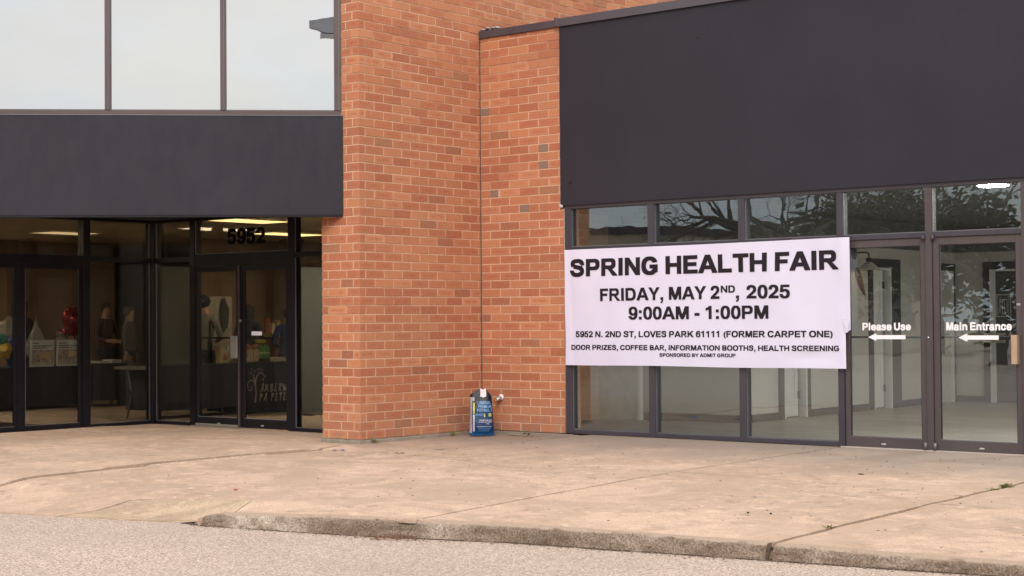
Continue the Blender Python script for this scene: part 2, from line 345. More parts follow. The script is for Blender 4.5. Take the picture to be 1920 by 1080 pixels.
g_ = bm_obj('asphalt_ground', bm, asphalt, recenter=False); tag(g_, 'weathered pale asphalt of the parking lane in front of the kerb', None, None, 'structure')

EDGE = [(-9.0, -9.6), (-3.0, -8.7), (0.8, -8.30), (2.06, -8.13), (2.75, -7.98), (3.27, -7.83), (3.72, -7.69), (4.02, -7.78), (4.45, -7.585), (4.80, -7.41), (5.29, -7.26),
        (6.16, -7.03), (6.98, -6.92), (8.0, -6.79), (8.74, -6.77), (9.5, -6.68), (11, -6.6), (14, -6.5), (20, -6.4)]
def edge_y(x):
    for (a, ya), (b, yb) in zip(EDGE, EDGE[1:]):
        if a <= x <= b: return ya + (yb - ya) * (x - a) / (b - a)
def edge_pts(x0, x1):
    p = [(x0, edge_y(x0))] + [e for e in EDGE if x0 < e[0] < x1] + [(x1, edge_y(x1))]
    p = [(a, c + 0.058 * sstep((a - 3.9) / 0.2)) for a, c in p]
    return p
Cj = [(0.80, -8.30), (0.743, -7.27), (0.609, -5.51), (0.602, -4.52), (0.66, -3.43)]
CjU = [(0.66, -3.43), (0.34, -2.55), (0.02, -2.16)]
Dj1 = [(0.66, -3.43), (1.6, -3.22), (2.3, -3.37), (3.57, -3.80), (4.3, -3.45), (5.0, -3.28)]
Dj2 = [(5.0, -3.28), (5.93, -3.36), (6.9, -3.48), (7.85, -3.66)]
Bl = [(5.47, -7.19), (5.25, -5.6), (5.06, -3.9), (5.0, -3.28)]; Bu = [(5.0, -3.28), (4.93, -0.9), (4.91, 0.03)]
Al = [(8.0, -6.79), (7.92, -5.58), (7.87, -4.25), (7.85, -3.66)]; Au = [(7.85, -3.66), (7.83, -2.46), (7.82, 0.03)]
E1 = [(2.62, -8.0), (2.52, -7.28), (3.05, -7.10), (3.62, -6.99), (3.93, -7.55), (3.99, -7.82)]
slabs = {
 'a': [(-9, edge_y(-9))] + edge_pts(-9, 0.80)[1:-1] + Cj + CjU[1:] + [(-0.01, -2.16), (-0.62, -2.16), (-0.62, -1.45), (-4.55, -1.45), (-4.55, -6.6), (-9, -9.0)],
 'b': edge_pts(0.80, 2.62) + E1[1:] + edge_pts(3.99, 5.47)[1:] + Bl[1:] + Dj1[::-1][1:] + Cj[::-1][1:-1],
 'c': [(3.93, -7.55), (3.62, -6.99), (3.05, -7.10), (2.52, -7.28), (2.62, -8.0)] + edge_pts(2.62, 3.32)[1:] + [(3.42, -7.72), (3.66, -7.62)],
 'k': [(3.93, -7.55), (3.66, -7.62), (3.42, -7.72)] + edge_pts(3.32, 3.99),
 'd': Dj1 + Bu[1:] + [(0.0, 0.03), (0.0, -2.16)] + CjU[::-1][1:-1],
 'e': edge_pts(5.47, 8.0) + Al[1:] + Dj2[::-1][1:] + Bl[::-1][1:-1],
 'f': Dj2 + Au[1:] + Bu[::-1][:-1],
 'g': edge_pts(8.0, 20) + [(20, -4.55), (11, -4.45), (8.6, -4.29), (7.87, -4.25), (7.92, -5.58)],
 'h': [(7.87, -4.25), (8.6, -4.29), (11, -4.45), (20, -4.55), (20, 0.03), (7.82, 0.03), (7.83, -2.46), (7.85, -3.66)],
}
def dense(poly, step=0.07):
    o = []
    n = len(poly)
    for i in range(n):
        a, b = Vector(poly[i]), Vector(poly[(i + 1) % n]); k = max(1, min(60, int((b - a).length / step)))
        for j in range(k): o.append(a + (b - a) * j / k)
    return o
def jit(p, amp=0.016):
    v = Vector((p.x * 2.1, p.y * 2.1, 0.3)); w = Vector((p.x * 13, p.y * 13, 5.1))
    return Vector((p.x + amp * mnoise.noise(v) + 0.005 * mnoise.noise(w), p.y + amp * mnoise.noise(v + Vector((9, 4, 2))) + 0.005 * mnoise.noise(w + Vector((3, 1, 7)))))
def area2(p): return sum(p[i].x * p[(i + 1) % len(p)].y - p[(i + 1) % len(p)].x * p[i].y for i in range(len(p)))
side = thing('sidewalk', (4, -3.5, 0), 'worn tan concrete sidewalk between the building and the kerb', None, None, 'structure')
for key, poly in slabs.items():
    P_ = [jit(p) for p in dense(poly)]
    if area2(P_) < 0: P_ = P_[::-1]
    n = len(P_); Q = []
    for i in range(n):
        d1 = (P_[i] - P_[i - 1]); d2 = (P_[(i + 1) % n] - P_[i]); t = (d1.normalized() + d2.normalized())
        if t.length < 1e-4: t = d1
        t.normalize(); nn = Vector((-t.y, t.x)); p = P_[i]
        gap = 0.003 + 0.004 * (0.5 + mnoise.noise(Vector((p.x * 1.3, p.y * 1.3, 8))))
        if abs(p.x - 7.9) < 0.16 and p.y < -0.3: gap = 0.024 + 0.012 * mnoise.noise(Vector((p.x * 4, p.y * 4, 1)))
        elif abs(p.x - 5.2) < 0.32 and p.y < 0.0: gap = 0.012
        elif key in 'ab' and abs(p.x - 0.67) < 0.2 and p.y < -3.5: gap = 0.016 + 0.012 * max(0, mnoise.noise(Vector((p.y * 0.8, 2, 1)))) + 0.01 * math.exp(-((p.y + 5.0) / 0.7) ** 2)
        elif p.x > 2 and p.y > -4.4 and p.y < -3 and key in 'bdef': gap = 0.007
        elif key in 'bck' and 2.4 < p.x < 3.1 and p.y < -7.2: gap = 0.014
        elif key in 'ck' and p.x > 3.3 and p.y < -7.5: gap = 0.009
        Q.append(p + nn * gap)
    bm = bmesh.new(); top = bm.faces.new([bm.verts.new((p.x, p.y, 0)) for p in Q])
    g = bmesh.ops.extrude_face_region(bm, geom=[top]); vv = [e for e in g['geom'] if isinstance(e, bmesh.types.BMVert)]
    for v in vv: v.co.z = -0.10
    bmesh.ops.recalc_face_normals(bm, faces=bm.faces)
    x0, x1 = min(p.x for p in Q), max(p.x for p in Q); y0, y1 = min(p.y for p in Q), max(p.y for p in Q)
    x = math.floor(x0 * 3) / 3
    while x < min(x1, 11):
        bmesh.ops.bisect_plane(bm, geom=list(bm.verts) + list(bm.edges) + list(bm.faces), plane_co=(x, 0, 0), plane_no=(1, 0, 0)); x += 1 / 3
    y = math.floor(y0 * 3) / 3
    while y < y1:
        bmesh.ops.bisect_plane(bm, geom=list(bm.verts) + list(bm.edges) + list(bm.faces), plane_co=(0, y, 0), plane_no=(0, 1, 0)); y += 1 / 3
    for v in bm.verts: v.co.z += walk_z(v.co.x, v.co.y) + 0.002 * mnoise.noise(Vector((v.co.x * 1.1, v.co.y * 1.1, 0))) + (0.012 if key == 'a' and v.co.x > -3 else 0) * sstep((-2.6 - v.co.y) / 1.0)
    bmesh.ops.triangulate(bm, faces=[f for f in bm.faces if len(f.verts) > 4])
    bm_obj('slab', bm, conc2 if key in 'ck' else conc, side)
# soil under the joints
bm = bmesh.new(); gx = [-9 + i * 0.5 for i in range(59)]; gy = [-9.5 + j * 0.5 for j in range(20)]
gg = {}
for i, x in enumerate(gx):
    for j, y in enumerate(gy):
        e = edge_y(max(-9, min(20, x))) + 0.05; yy_ = max(y, e)
        gg[i, j] = bm.verts.new((x, min(yy_, 0.02), walk_z(x, min(yy_, 0.0)) - (0.028 if x > 4.6 or yy_ < -6.6 else 0.012)))
for i in range(len(gx) - 1):
    for j in range(len(gy) - 1):
        a = [gg[i, j], gg[i + 1, j], gg[i + 1, j + 1], gg[i, j + 1]]
        if (a[0].co - a[3].co).length > 1e-3 or (a[1].co - a[2].co).length > 1e-3:
            bm.faces.new(a)
bmesh.ops.remove_doubles(bm, verts=bm.verts, dist=1e-4)
tag(bm_obj('joint_soil', bm, soil, recenter=False), 'dark soil packed in the sidewalk joints', None, None, 'structure')

kerb = thing('kerb', (6, -7, -0.1), 'chipped grey concrete kerb face between sidewalk and asphalt', None, None, 'structure')
def kerb_seg(x0, x1):
    bm = bmesh.new(); n = int((x1 - x0) / 0.02); rows = []
    pr = [(-0.10, 0.0025), (-0.012, 0.003), (0.006, -0.010), (0.014, -0.026), (0.018, -0.045), (0.02, -0.065), (0.022, -0.085), (0.026, -0.12), (0.03, -0.15)]
    for i in range(n + 1):
        x = x0 + (x1 - x0) * i / n; y = edge_y(x); d = (edge_y(min(20, x + .1)) - edge_y(x - .1)) / .2; nn = Vector((d, -1, 0)).normalized()
        hs_ = max(0.02, -(asph_z(x))) / 0.105; rw = []
        chip = max(0, mnoise.noise(Vector((x * 2.3, 3.1, 0))) - 0.12) * 0.10
        if 5.22 < x < 5.72: chip += 0.018
        for k, (o, z) in enumerate(pr):
            q = Vector((x, y, 0)) + nn * (o - (chip * (1.2 if 1 <= k <= 5 else 0)))
            a = 0.010 if 0 < k else 0.0
            s = Vector((x * 9, z * 30, 1.7)); s2 = Vector((x * 34, z * 90, 4.2))
            q += nn * (a * 1.3 * mnoise.noise(s) + a * 0.7 * mnoise.noise(s2)); q.z = walk_z(x, y + .05) + z * (hs_ if k > 4 else 1) + a * 0.5 * mnoise.noise(s2 + Vector((2, 2, 2))) - (chip * 0.5 if k in (1, 2, 3) else 0)
            rw.append(bm.verts.new(q))
        rows.append(rw)
    for a, b in zip(rows, rows[1:]):
        for k in range(len(pr) - 1):
            F = bm.faces.new((a[k], a[k + 1], b[k + 1], b[k])); F.smooth = True
    bm.faces.new(rows[0]); bm.faces.new(rows[-1][::-1]); bmesh.ops.recalc_face_normals(bm, faces=bm.faces)
    bm_obj('kerb_segment', bm, kerb_m, kerb)
bm = bmesh.new(); rows = []  # dark ribbon that stands in for contact shade at the kerb foot
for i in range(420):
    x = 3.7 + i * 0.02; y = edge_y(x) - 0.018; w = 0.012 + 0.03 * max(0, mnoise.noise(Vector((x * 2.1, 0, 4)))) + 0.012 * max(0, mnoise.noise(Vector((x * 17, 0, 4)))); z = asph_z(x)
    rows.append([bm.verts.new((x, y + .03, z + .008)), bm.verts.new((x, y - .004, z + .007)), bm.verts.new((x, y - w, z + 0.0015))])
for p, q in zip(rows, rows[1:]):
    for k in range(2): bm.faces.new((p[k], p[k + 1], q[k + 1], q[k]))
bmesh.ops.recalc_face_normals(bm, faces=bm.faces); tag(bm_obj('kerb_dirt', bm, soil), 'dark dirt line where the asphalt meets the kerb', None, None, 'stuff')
for a, b in ((3.74, 5.452), (5.458, 6.93), (6.934, 7.972), (8.022, 13.0)): kerb_seg(a, b)

# ------------------------------------------------------------------ brick walls
IN = 0.0254; CH = 0.1016; JT = 0.0064; PY0 = -84 * IN
bcache = {}
def brick_mesh(lx, ly, lz):
    k = (round(lx, 4), round(ly, 4), round(lz, 4))
    if k in bcache: return bcache[k]
    bm = bmesh.new(); addbox(bm, -lx / 2, lx / 2, -ly / 2, ly / 2, -lz / 2, lz / 2); bevel(bm, 0.0025)
    uvl = bm.loops.layers.uv.new('UVMap')
    for f in bm.faces:
        for lp in f.loops:
            c = lp.vert.co; h = c.x / (lx / 2) if abs(f.normal.y) > abs(f.normal.x) else c.y / (ly / 2)
            lp[uvl].uv = (h, c.z / (lz / 2))
    me = bpy.data.meshes.new('brick'); bm.to_mesh(me); bm.free(); me.materials.append(brickA); bcache[k] = me; return me
def place_bricks(parent, items, limit=300):
    """items: (centre, size); the ones that show largest become parts, the rest one joined part"""
    items = sorted(items, key=lambda it: (it[0] - CAM).length / (max(it[1].x, it[1].y) ** 0.25))
    for c, s in items[:limit]:
        me = brick_mesh(s.x, s.y, s.z)
        o = link_mesh('brick', me, parent, c + Vector((random.uniform(-.0012, .0012), random.uniform(-.0012, .0012), 0)))
        o.rotation_euler = (0, 0, random.uniform(-.004, .004))
    rest = items[limit:]
    if rest:
        bm = bmesh.new(); uvl = bm.loops.layers.uv.new('UVMap')
        for c, s in rest:
            tb = bmesh.new(); tb.from_mesh(brick_mesh(s.x, s.y, s.z)); tb.verts.ensure_lookup_table()
            j = Vector((random.uniform(-.0012, .0012), random.uniform(-.0012, .0012), 0)); tu = tb.loops.layers.uv[0]
            vm = [bm.verts.new(v.co + c + j) for v in tb.verts]
            for f in tb.faces:
                F = bm.faces.new([vm[v.index] for v in f.verts])
                for la, lb in zip(F.loops, f.loops): la[uvl].uv = lb[tu].uv
            tb.free()
        o = bm_obj('brick_courses', bm, brickB, parent); o['kind'] = 'stuff'
ZB, BH = JT, CH - 2 * JT
def zc(n): return n * CH + CH / 2
pier = thing('brick_wall', (0, -1.07, 0), 'tall red brick wall with its outer corner left of the blue bag', 'brick wall')
items = []
DP = 0.09
for n in range(0, 66):
    even = n % 2 == 0
    # corner unit, shows on both faces
    if even: cx, cy = 8 * IN, 4 * IN
    else: cx, cy = 4 * IN, 10 * IN
    items.append((Vector((-(cx - JT) / 2, PY0 + (cy - JT) / 2, zc(n))), Vector((cx - JT, cy - JT, BH))))
    # front face (towards -y), from the corner to the left jamb
    j = [8, 20, 24] if even else [4, 12, 24]
    for a, b in zip(j, j[1:]):
        if n > 25 and a >= 12 and n < 37: pass
        x0, x1 = -b * IN + JT, -a * IN - JT
        if b == 24: x0 = -24 * IN
        items.append((Vector(((x0 + x1) / 2, PY0 + DP / 2, zc(n))), Vector((x1 - x0, DP, BH))))
    # side face (towards +x)
    top = n * CH > 4.86
    end = 84 + (0 if not top else 12 * 26)
    u = 4 if even else 10
    while u < end:
        v = min(u + 12, end) if not top else u + 12
        y0, y1 = PY0 + u * IN + JT, PY0 + v * IN - (JT if v < end else 0.0)
        if y1 - y0 > 0.02: items.append((Vector((-DP / 2, (y0 + y1) / 2, zc(n))), Vector((DP, y1 - y0, BH))))
        u = v
place_bricks(pier, items)
bm = bmesh.new(); rc = 0.0035
addbox(bm, -0.61 + 0.012, -rc, PY0 + rc, PY0 + 0.30, 0.002, 66 * CH)
addbox(bm, -0.30, -rc, PY0 + 0.302, 9.0, 0.002, 66 * CH)
bm_obj('mortar_core', bm, mortar, pier)
box('jamb_return', -0.6096, -0.595, PY0 + 0.09, -1.5, 0.003, 2.66, simple('jamb_brick_side', (0.5, 0.2, 0.11), 0.9), pier)
# concrete footing that peeks out below the bricks
bm = bmesh.new()
def rough_strip(bm, p0, p1, nrm, z0, z1, w):
    p0, p1, nrm = Vector(p0), Vector(p1), Vector(nrm); n = int((p1 - p0).length / 0.04); rows = []
    for i in range(n + 1):
        p = p0 + (p1 - p0) * i / n; s = Vector((p.x * 5, p.y * 5, 0)); k = w * (0.75 + 0.5 * mnoise.noise(s)); zt = z1 + 0.006 * mnoise.noise(s * 3)
        rows.append([bm.verts.new(p + nrm * (-0.05) + Vector((0, 0, zt))), bm.verts.new(p + nrm * k * 0.8 + Vector((0, 0, zt - 0.004))), bm.verts.new(p + nrm * k + Vector((0, 0, zt - 0.014))), bm.verts.new(p + nrm * (k + 0.006) + Vector((0, 0, z0)))])
    for a, b in zip(rows, rows[1:]):
        for k in range(3): bm.faces.new((a[k], a[k + 1], b[k + 1], b[k]))
    bm.faces.new(rows[0]); bm.faces.new(rows[-1])
rough_strip(bm, (0, PY0, 0), (0, -0.03, 0), (1, 0, 0), -0.07, 0.0, 0.03)
rough_strip(bm, (-0.6, PY0, 0), (0.02, PY0, 0), (0, -1, 0), -0.07, 0.0, 0.03)
bmesh.ops.recalc_face_normals(bm, faces=bm.faces); bm_obj('footing', bm, stone_m, pier)
tube('corner_sealant', [(0.004, -0.004, 0.5), (0.006, -0.005, 2.0), (0.004, -0.004, 3.4), (0.005, -0.005, 4.83)], 0.0048, soot, pier, 6)

wing = thing('brick_wall', (0.65, 0, 0), 'narrow red brick wall under the dark coping, beside the banner', 'brick wall')
items = []; grey = []
greys = {33: (36, 42), 31: (36, 42), 28: (6.2, 11), 26: (24, 30), 38: (0.2, 6)}
for n in range(0, 48):
    end = 51 if n * CH < 2.62 else 49.3
    u = 0.2; nx = 12 if n % 2 == 0 else 6; zt = BH
    zc_ = zc(n)
    if n == 47: zt = BH * 0.5; zc_ = n * CH + JT + zt / 2
    while u < end - 0.1:
        v = min(nx, end)
        x0, x1 = u * IN + JT, v * IN - (JT if v < end else 0)
        g = greys.get(n)
        if g and u <= g[0] and v >= g[1] - 0.01 and v - u > 5:
            for a, b, gr in ((u, g[0], 0), (g[0], g[1], 1), (g[1], v, 0)):
                if b - a > 1:
                    xa, xb = (a * IN + (JT if a == u else 0)), b * IN - (JT if b == v else 0)
                    (grey if gr else items).append((Vector(((xa + xb) / 2, DP / 2, zc_)), Vector((xb - xa, DP, zt))))
        elif x1 - x0 > 0.02: items.append((Vector(((x0 + x1) / 2, DP / 2, zc_)), Vector((x1 - x0, DP, zt))))
        u = v; nx = v + 12
place_bricks(wing, items)
for c, s in grey:
    o = box('brick', c.x - s.x / 2, c.x + s.x / 2, c.y - s.y / 2, c.y + s.y / 2, c.z - s.z / 2, c.z + s.z / 2, brick_grey, wing, 0.002)
    o['label'] = 'grey burnt half brick'
bm = bmesh.new(); addbox(bm, 0.0, 1.288, rc, 0.3, 0.002, 2.66); addbox(bm, 0.0, 1.247, rc, 0.3, 2.66, 4.82); bm_obj('mortar_core', bm, mortar, wing)
bm = bmesh.new(); rough_strip(bm, (0.03, 0, 0), (1.40, 0, 0), (0, -1, 0), -0.07, -0.004, 0.03); rough_strip(bm, (1.40, 0, 0), (3.2, 0, 0), (0, -1, 0), -0.06, -0.012, 0.05)
bmesh.ops.recalc_face_normals(bm, faces=bm.faces); bm_obj('footing', bm, stone_m, wing)
# wavy caulk between the brick edge and the dark fascia
bm = bmesh.new(); pts = []
for i in range(44):
    z = 2.69 + (4.82 - 2.69) * i / 43; pts.append((1.256 + 0.006 * mnoise.noise(Vector((z * 4, 0, 0))), -0.006, z))
addtube(bm, pts, [0.006 + 0.003 * mnoise.noise(Vector((i * .7, 2, 0))) for i in range(44)], 6)
ellipsoid(bm, (1.268, -0.02, 2.69), (0.03, 0.02, 0.022)); bm_obj('caulk_bead', bm, caulk, wing)
bm = bmesh.new(); addtube(bm, [(1.299, -0.004, 0.01), (1.301, -0.004, 1.3), (1.298, -0.004, 2.66)], 0.007, 6); bm_obj('mortar_bead', bm, simple('grey_mortar_bead', (0.30, 0.23, 0.19), 0.9, 0, 0.3, 30), wing)

# ------------------------------------------------------------------ fascias and copings
fas = thing('fascia_panel', (6.5, 0, 2.7), 'large dark painted fascia above the banner and the glass doors', 'fascia')
bm = bmesh.new(); nx_, nz_ = 60, 12; X0, X1, Z0, Z1 = 1.262, 12.5, 2.694, 4.832
rows = [[bm.verts.new((X0 + (X1 - X0) * i / nx_ + (0.007 * mnoise.noise(Vector((k * .9, 7, 0))) if i == 0 else 0), -0.03 + 0.004 * mnoise.noise(Vector((i * 0.35, k * 0.5, 3))), Z0 + (Z1 - Z0) * k / nz_)) for k in range(nz_ + 1)] for i in range(nx_ + 1)]
for a, b in zip(rows, rows[1:]):
    for k in range(nz_): F = bm.faces.new((a[k], b[k], b[k + 1], a[k + 1])); F.smooth = True
bk = [[bm.verts.new((v.co.x, 0.12, v.co.z)) for v in (r_[0], r_[-1])] for r_ in rows]
for i in range(nx_):
    bm.faces.new((rows[i][0], bk[i][0], bk[i + 1][0], rows[i + 1][0])); bm.faces.new((rows[i][-1], rows[i + 1][-1], bk[i + 1][1], bk[i][1]))
bm.faces.new([rows[0][k] for k in range(nz_ + 1)] + [bk[0][1], bk[0][0]]); bmesh.ops.recalc_face_normals(bm, faces=bm.faces)
bm_obj('panel', bm, panel_m, fas)
bm = bmesh.new(); ellipsoid(bm, (1.41, -0.036, 2.965), (0.012, 0.008, 0.02)); bm_obj('screw_hole', bm, soft_black, fas)
bm = bmesh.new(); ellipsoid(bm, (3.2, -0.036, 4.47), (0.02, 0.004, 0.006)); bm_obj('paint_chip', bm, soft_black, fas)
cop = thing('roof_coping', (5, 0, 4.83), 'dark metal coping along the top of the right wing', 'coping')
def prof_bar(name, prof, x0, x1, mat, parent):
    bm = bmesh.new(); a = [bm.verts.new((x0, y, z)) for y, z in prof]; b = [bm.verts.new((x1, y, z)) for y, z in prof]
    bm.faces.new(a); bm.faces.new(b[::-1])
    for i in range(len(prof)): bm.faces.new((a[i], a[(i + 1) % len(prof)], b[(i + 1) % len(prof)], b[i]))
    bmesh.ops.recalc_face_normals(bm, faces=bm.faces); return bm_obj(name, bm, mat, parent)
coping_m = mk_panel('coping_metal', (0.062, 0.05, 0.062), (0.075, 0.062, 0.074), 0.36)
prof_bar('coping_length', [(-0.012, 4.828), (-0.022, 4.826), (-0.022, 4.914), (0.34, 4.925), (0.34, 4.88), (-0.006, 4.87)], 0.004, 1.22, coping_m, cop)
prof_bar('coping_length', [(-0.04, 4.826), (-0.056, 4.822), (-0.054, 4.918), (0.34, 4.929), (0.34, 4.88), (-0.03, 4.87)], 1.236, 12.5, coping_m, cop)
box('coping_joint', 1.206, 1.25, -0.062, 0.3, 4.824, 4.934, coping_m, cop, 0.006)
bm = bmesh.new()
for i in range(7): ellipsoid(bm, (0.03 + i * 0.04, 0.03 + 0.02 * (i % 2), 4.935 + 0.008 * (i % 3)), (0.035, 0.03, 0.014), 8, 6)
bm_obj('roof_mastic', bm, simple('grey_mastic', (0.30, 0.29, 0.30), 0.6, 0, 0.5, 30), cop)
roof_m = simple('roof_membrane', (0.2, 0.19, 0.18), 0.9)
box('flat_roof', 0.01, 12.5, 0.35, 9.4, 4.70, 4.86, roof_m, cop)

A44 = R(44); DU = Vector((-math.cos(A44), -math.sin(A44), 0)); DN = Vector((math.sin(A44), -math.cos(A44), 0)); P0 = Vector((-0.268, -2.134, 0))
def dbox(bm, s0, s1, o0, o1, z0, z1):
    """box in the diagonal facade: s runs left from the brick corner, o is the distance out of the facade plane"""
    vs_ = [bm.verts.new(P0 + DU * s + DN * o + Vector((0, 0, z))) for s in (s0, s1) for o in (o0, o1) for z in (z0, z1)]
    for f in ((0, 1, 3, 2), (4, 6, 7, 5), (0, 4, 5, 1), (2, 3, 7, 6), (0, 2, 6, 4), (1, 5, 7, 3)): bm.faces.new([vs_[i] for i in f])
def dobj(name, a, mat, parent, bev=0.0):
    bm = bmesh.new(); dbox(bm, *a)
    if bev: bevel(bm, bev)
    bmesh.ops.recalc_face_normals(bm, faces=bm.faces); return bm_obj(name, bm, mat, parent)
SL = 7.0
lf = thing('fascia_panel', P0 + DU * 2 + Vector((0, 0, 2.55)), 'dark painted fascia band over the recessed entrance', 'fascia')
bm = bmesh.new(); n_ = 50; m_ = 10
rows = [[bm.verts.new(P0 + DU * (-0.012 + (SL + 0.012) * i / n_) + DN * (0.014 + 0.003 * mnoise.noise(Vector((i * .4, k * .6, 1)))) + Vector((0, 0, 2.564 + 1.130 * k / m_))) for k in range(m_ + 1)] for i in range(n_ + 1)]
for a, b in zip(rows, rows[1:]):
    for k in range(m_): F = bm.faces.new((a[k], b[k], b[k + 1], a[k + 1])); F.smooth = True
off = DN * -0.11
bk = [[bm.verts.new(r_[0].co + off), bm.verts.new(r_[-1].co + off)] for r_ in rows]
for i in range(n_):
    bm.faces.new((rows[i][0], bk[i][0], bk[i + 1][0], rows[i + 1][0])); bm.faces.new((rows[i][-1], rows[i + 1][-1], bk[i + 1][1], bk[i][1]))
bm.faces.new([rows[0][k] for k in range(m_ + 1)] + [bk[0][1], bk[0][0]])
bm.faces.new([rows[-1][k] for k in range(m_ + 1)] + [bk[-1][1], bk[-1][0]])
bmesh.ops.recalc_face_normals(bm, faces=bm.faces); bm_obj('panel', bm, panel_m, lf)
dobj('drip_edge', (-0.008, SL, -0.08, 0.008, 2.540, 2.562), black_m, lf)
dobj('top_flashing', (-0.004, SL, -0.1, 0.02, 3.6945, 3.7040), bead_m, lf)
# soffit over the recess
bm = bmesh.new()
tri = [Vector((-0.62, -1.48, 0)), Vector((-0.62, PY0 + 0.02, 0)), P0 + DN * -0.03, P0 + DU * 6.2 + DN * -0.03, Vector((-4.5, -6.4, 0)), Vector((-4.47, -1.48, 0))]
va = [bm.verts.new((p.x, p.y, 2.702)) for p in tri]; vb = [bm.verts.new((p.x, p.y, 2.785)) for p in tri]
bm.faces.new(va); bm.faces.new(vb[::-1])
for i in range(6): bm.faces.new((va[i], va[(i + 1) % 6], vb[(i + 1) % 6], vb[i]))
bmesh.ops.recalc_face_normals(bm, faces=bm.faces); bm_obj('soffit', bm, simple('soffit_paint', (0.035, 0.03, 0.035), 0.7), lf)

# upper window band with mirror film
uw = thing('window_band', P0 + DU * 2 + Vector((0, 0, 3.70)), 'upper band of tall pale reflecting panes above the dark fascia', 'window band')
Zs, Zt = 3.706, 6.4
def s_of(x): return x
mulls = [0.045, 1.344, 2.638, 3.93, 5.22]
dobj('sill', (-0.0, SL, -0.09, -0.012, Zs, 3.757), upper_m, uw, 0.003)
dobj('sill_bead', (0.07, SL, -0.035, -0.020, 3.757, 3.766), bead_m, uw)
for k, s in enumerate(mulls):
    w = 0.066 if k else 0.088
    s0 = 0.0 if k == 0 else s - w / 2
    dobj('mullion', (s0, s0 + w, -0.10, -0.004, 3.757, Zt), upper_m, uw, 0.004)
    dobj('mullion_bead', (s0 + w * 0.35, s0 + w * 0.42, -0.010, 0.001, 3.757, Zt), bead_m, uw)
ed = [(0.088, 1.311), (1.377, 2.605), (2.671, 3.897), (3.963, 5.187), (5.253, 7.0)]
for a, b in ed: dobj('pane', (a - 0.005, b + 0.005, -0.052, -0.046, 3.75, Zt), glass_u, uw)
dobj('head', (0, SL, -0.09, -0.012, Zt, Zt + 0.1), upper_m, uw)
# the dark office behind the mirror film and the wall above
dobj('wall_above', (0, SL, -0.3, 0.0, Zt + 0.1, 7.0), panel_m, uw)

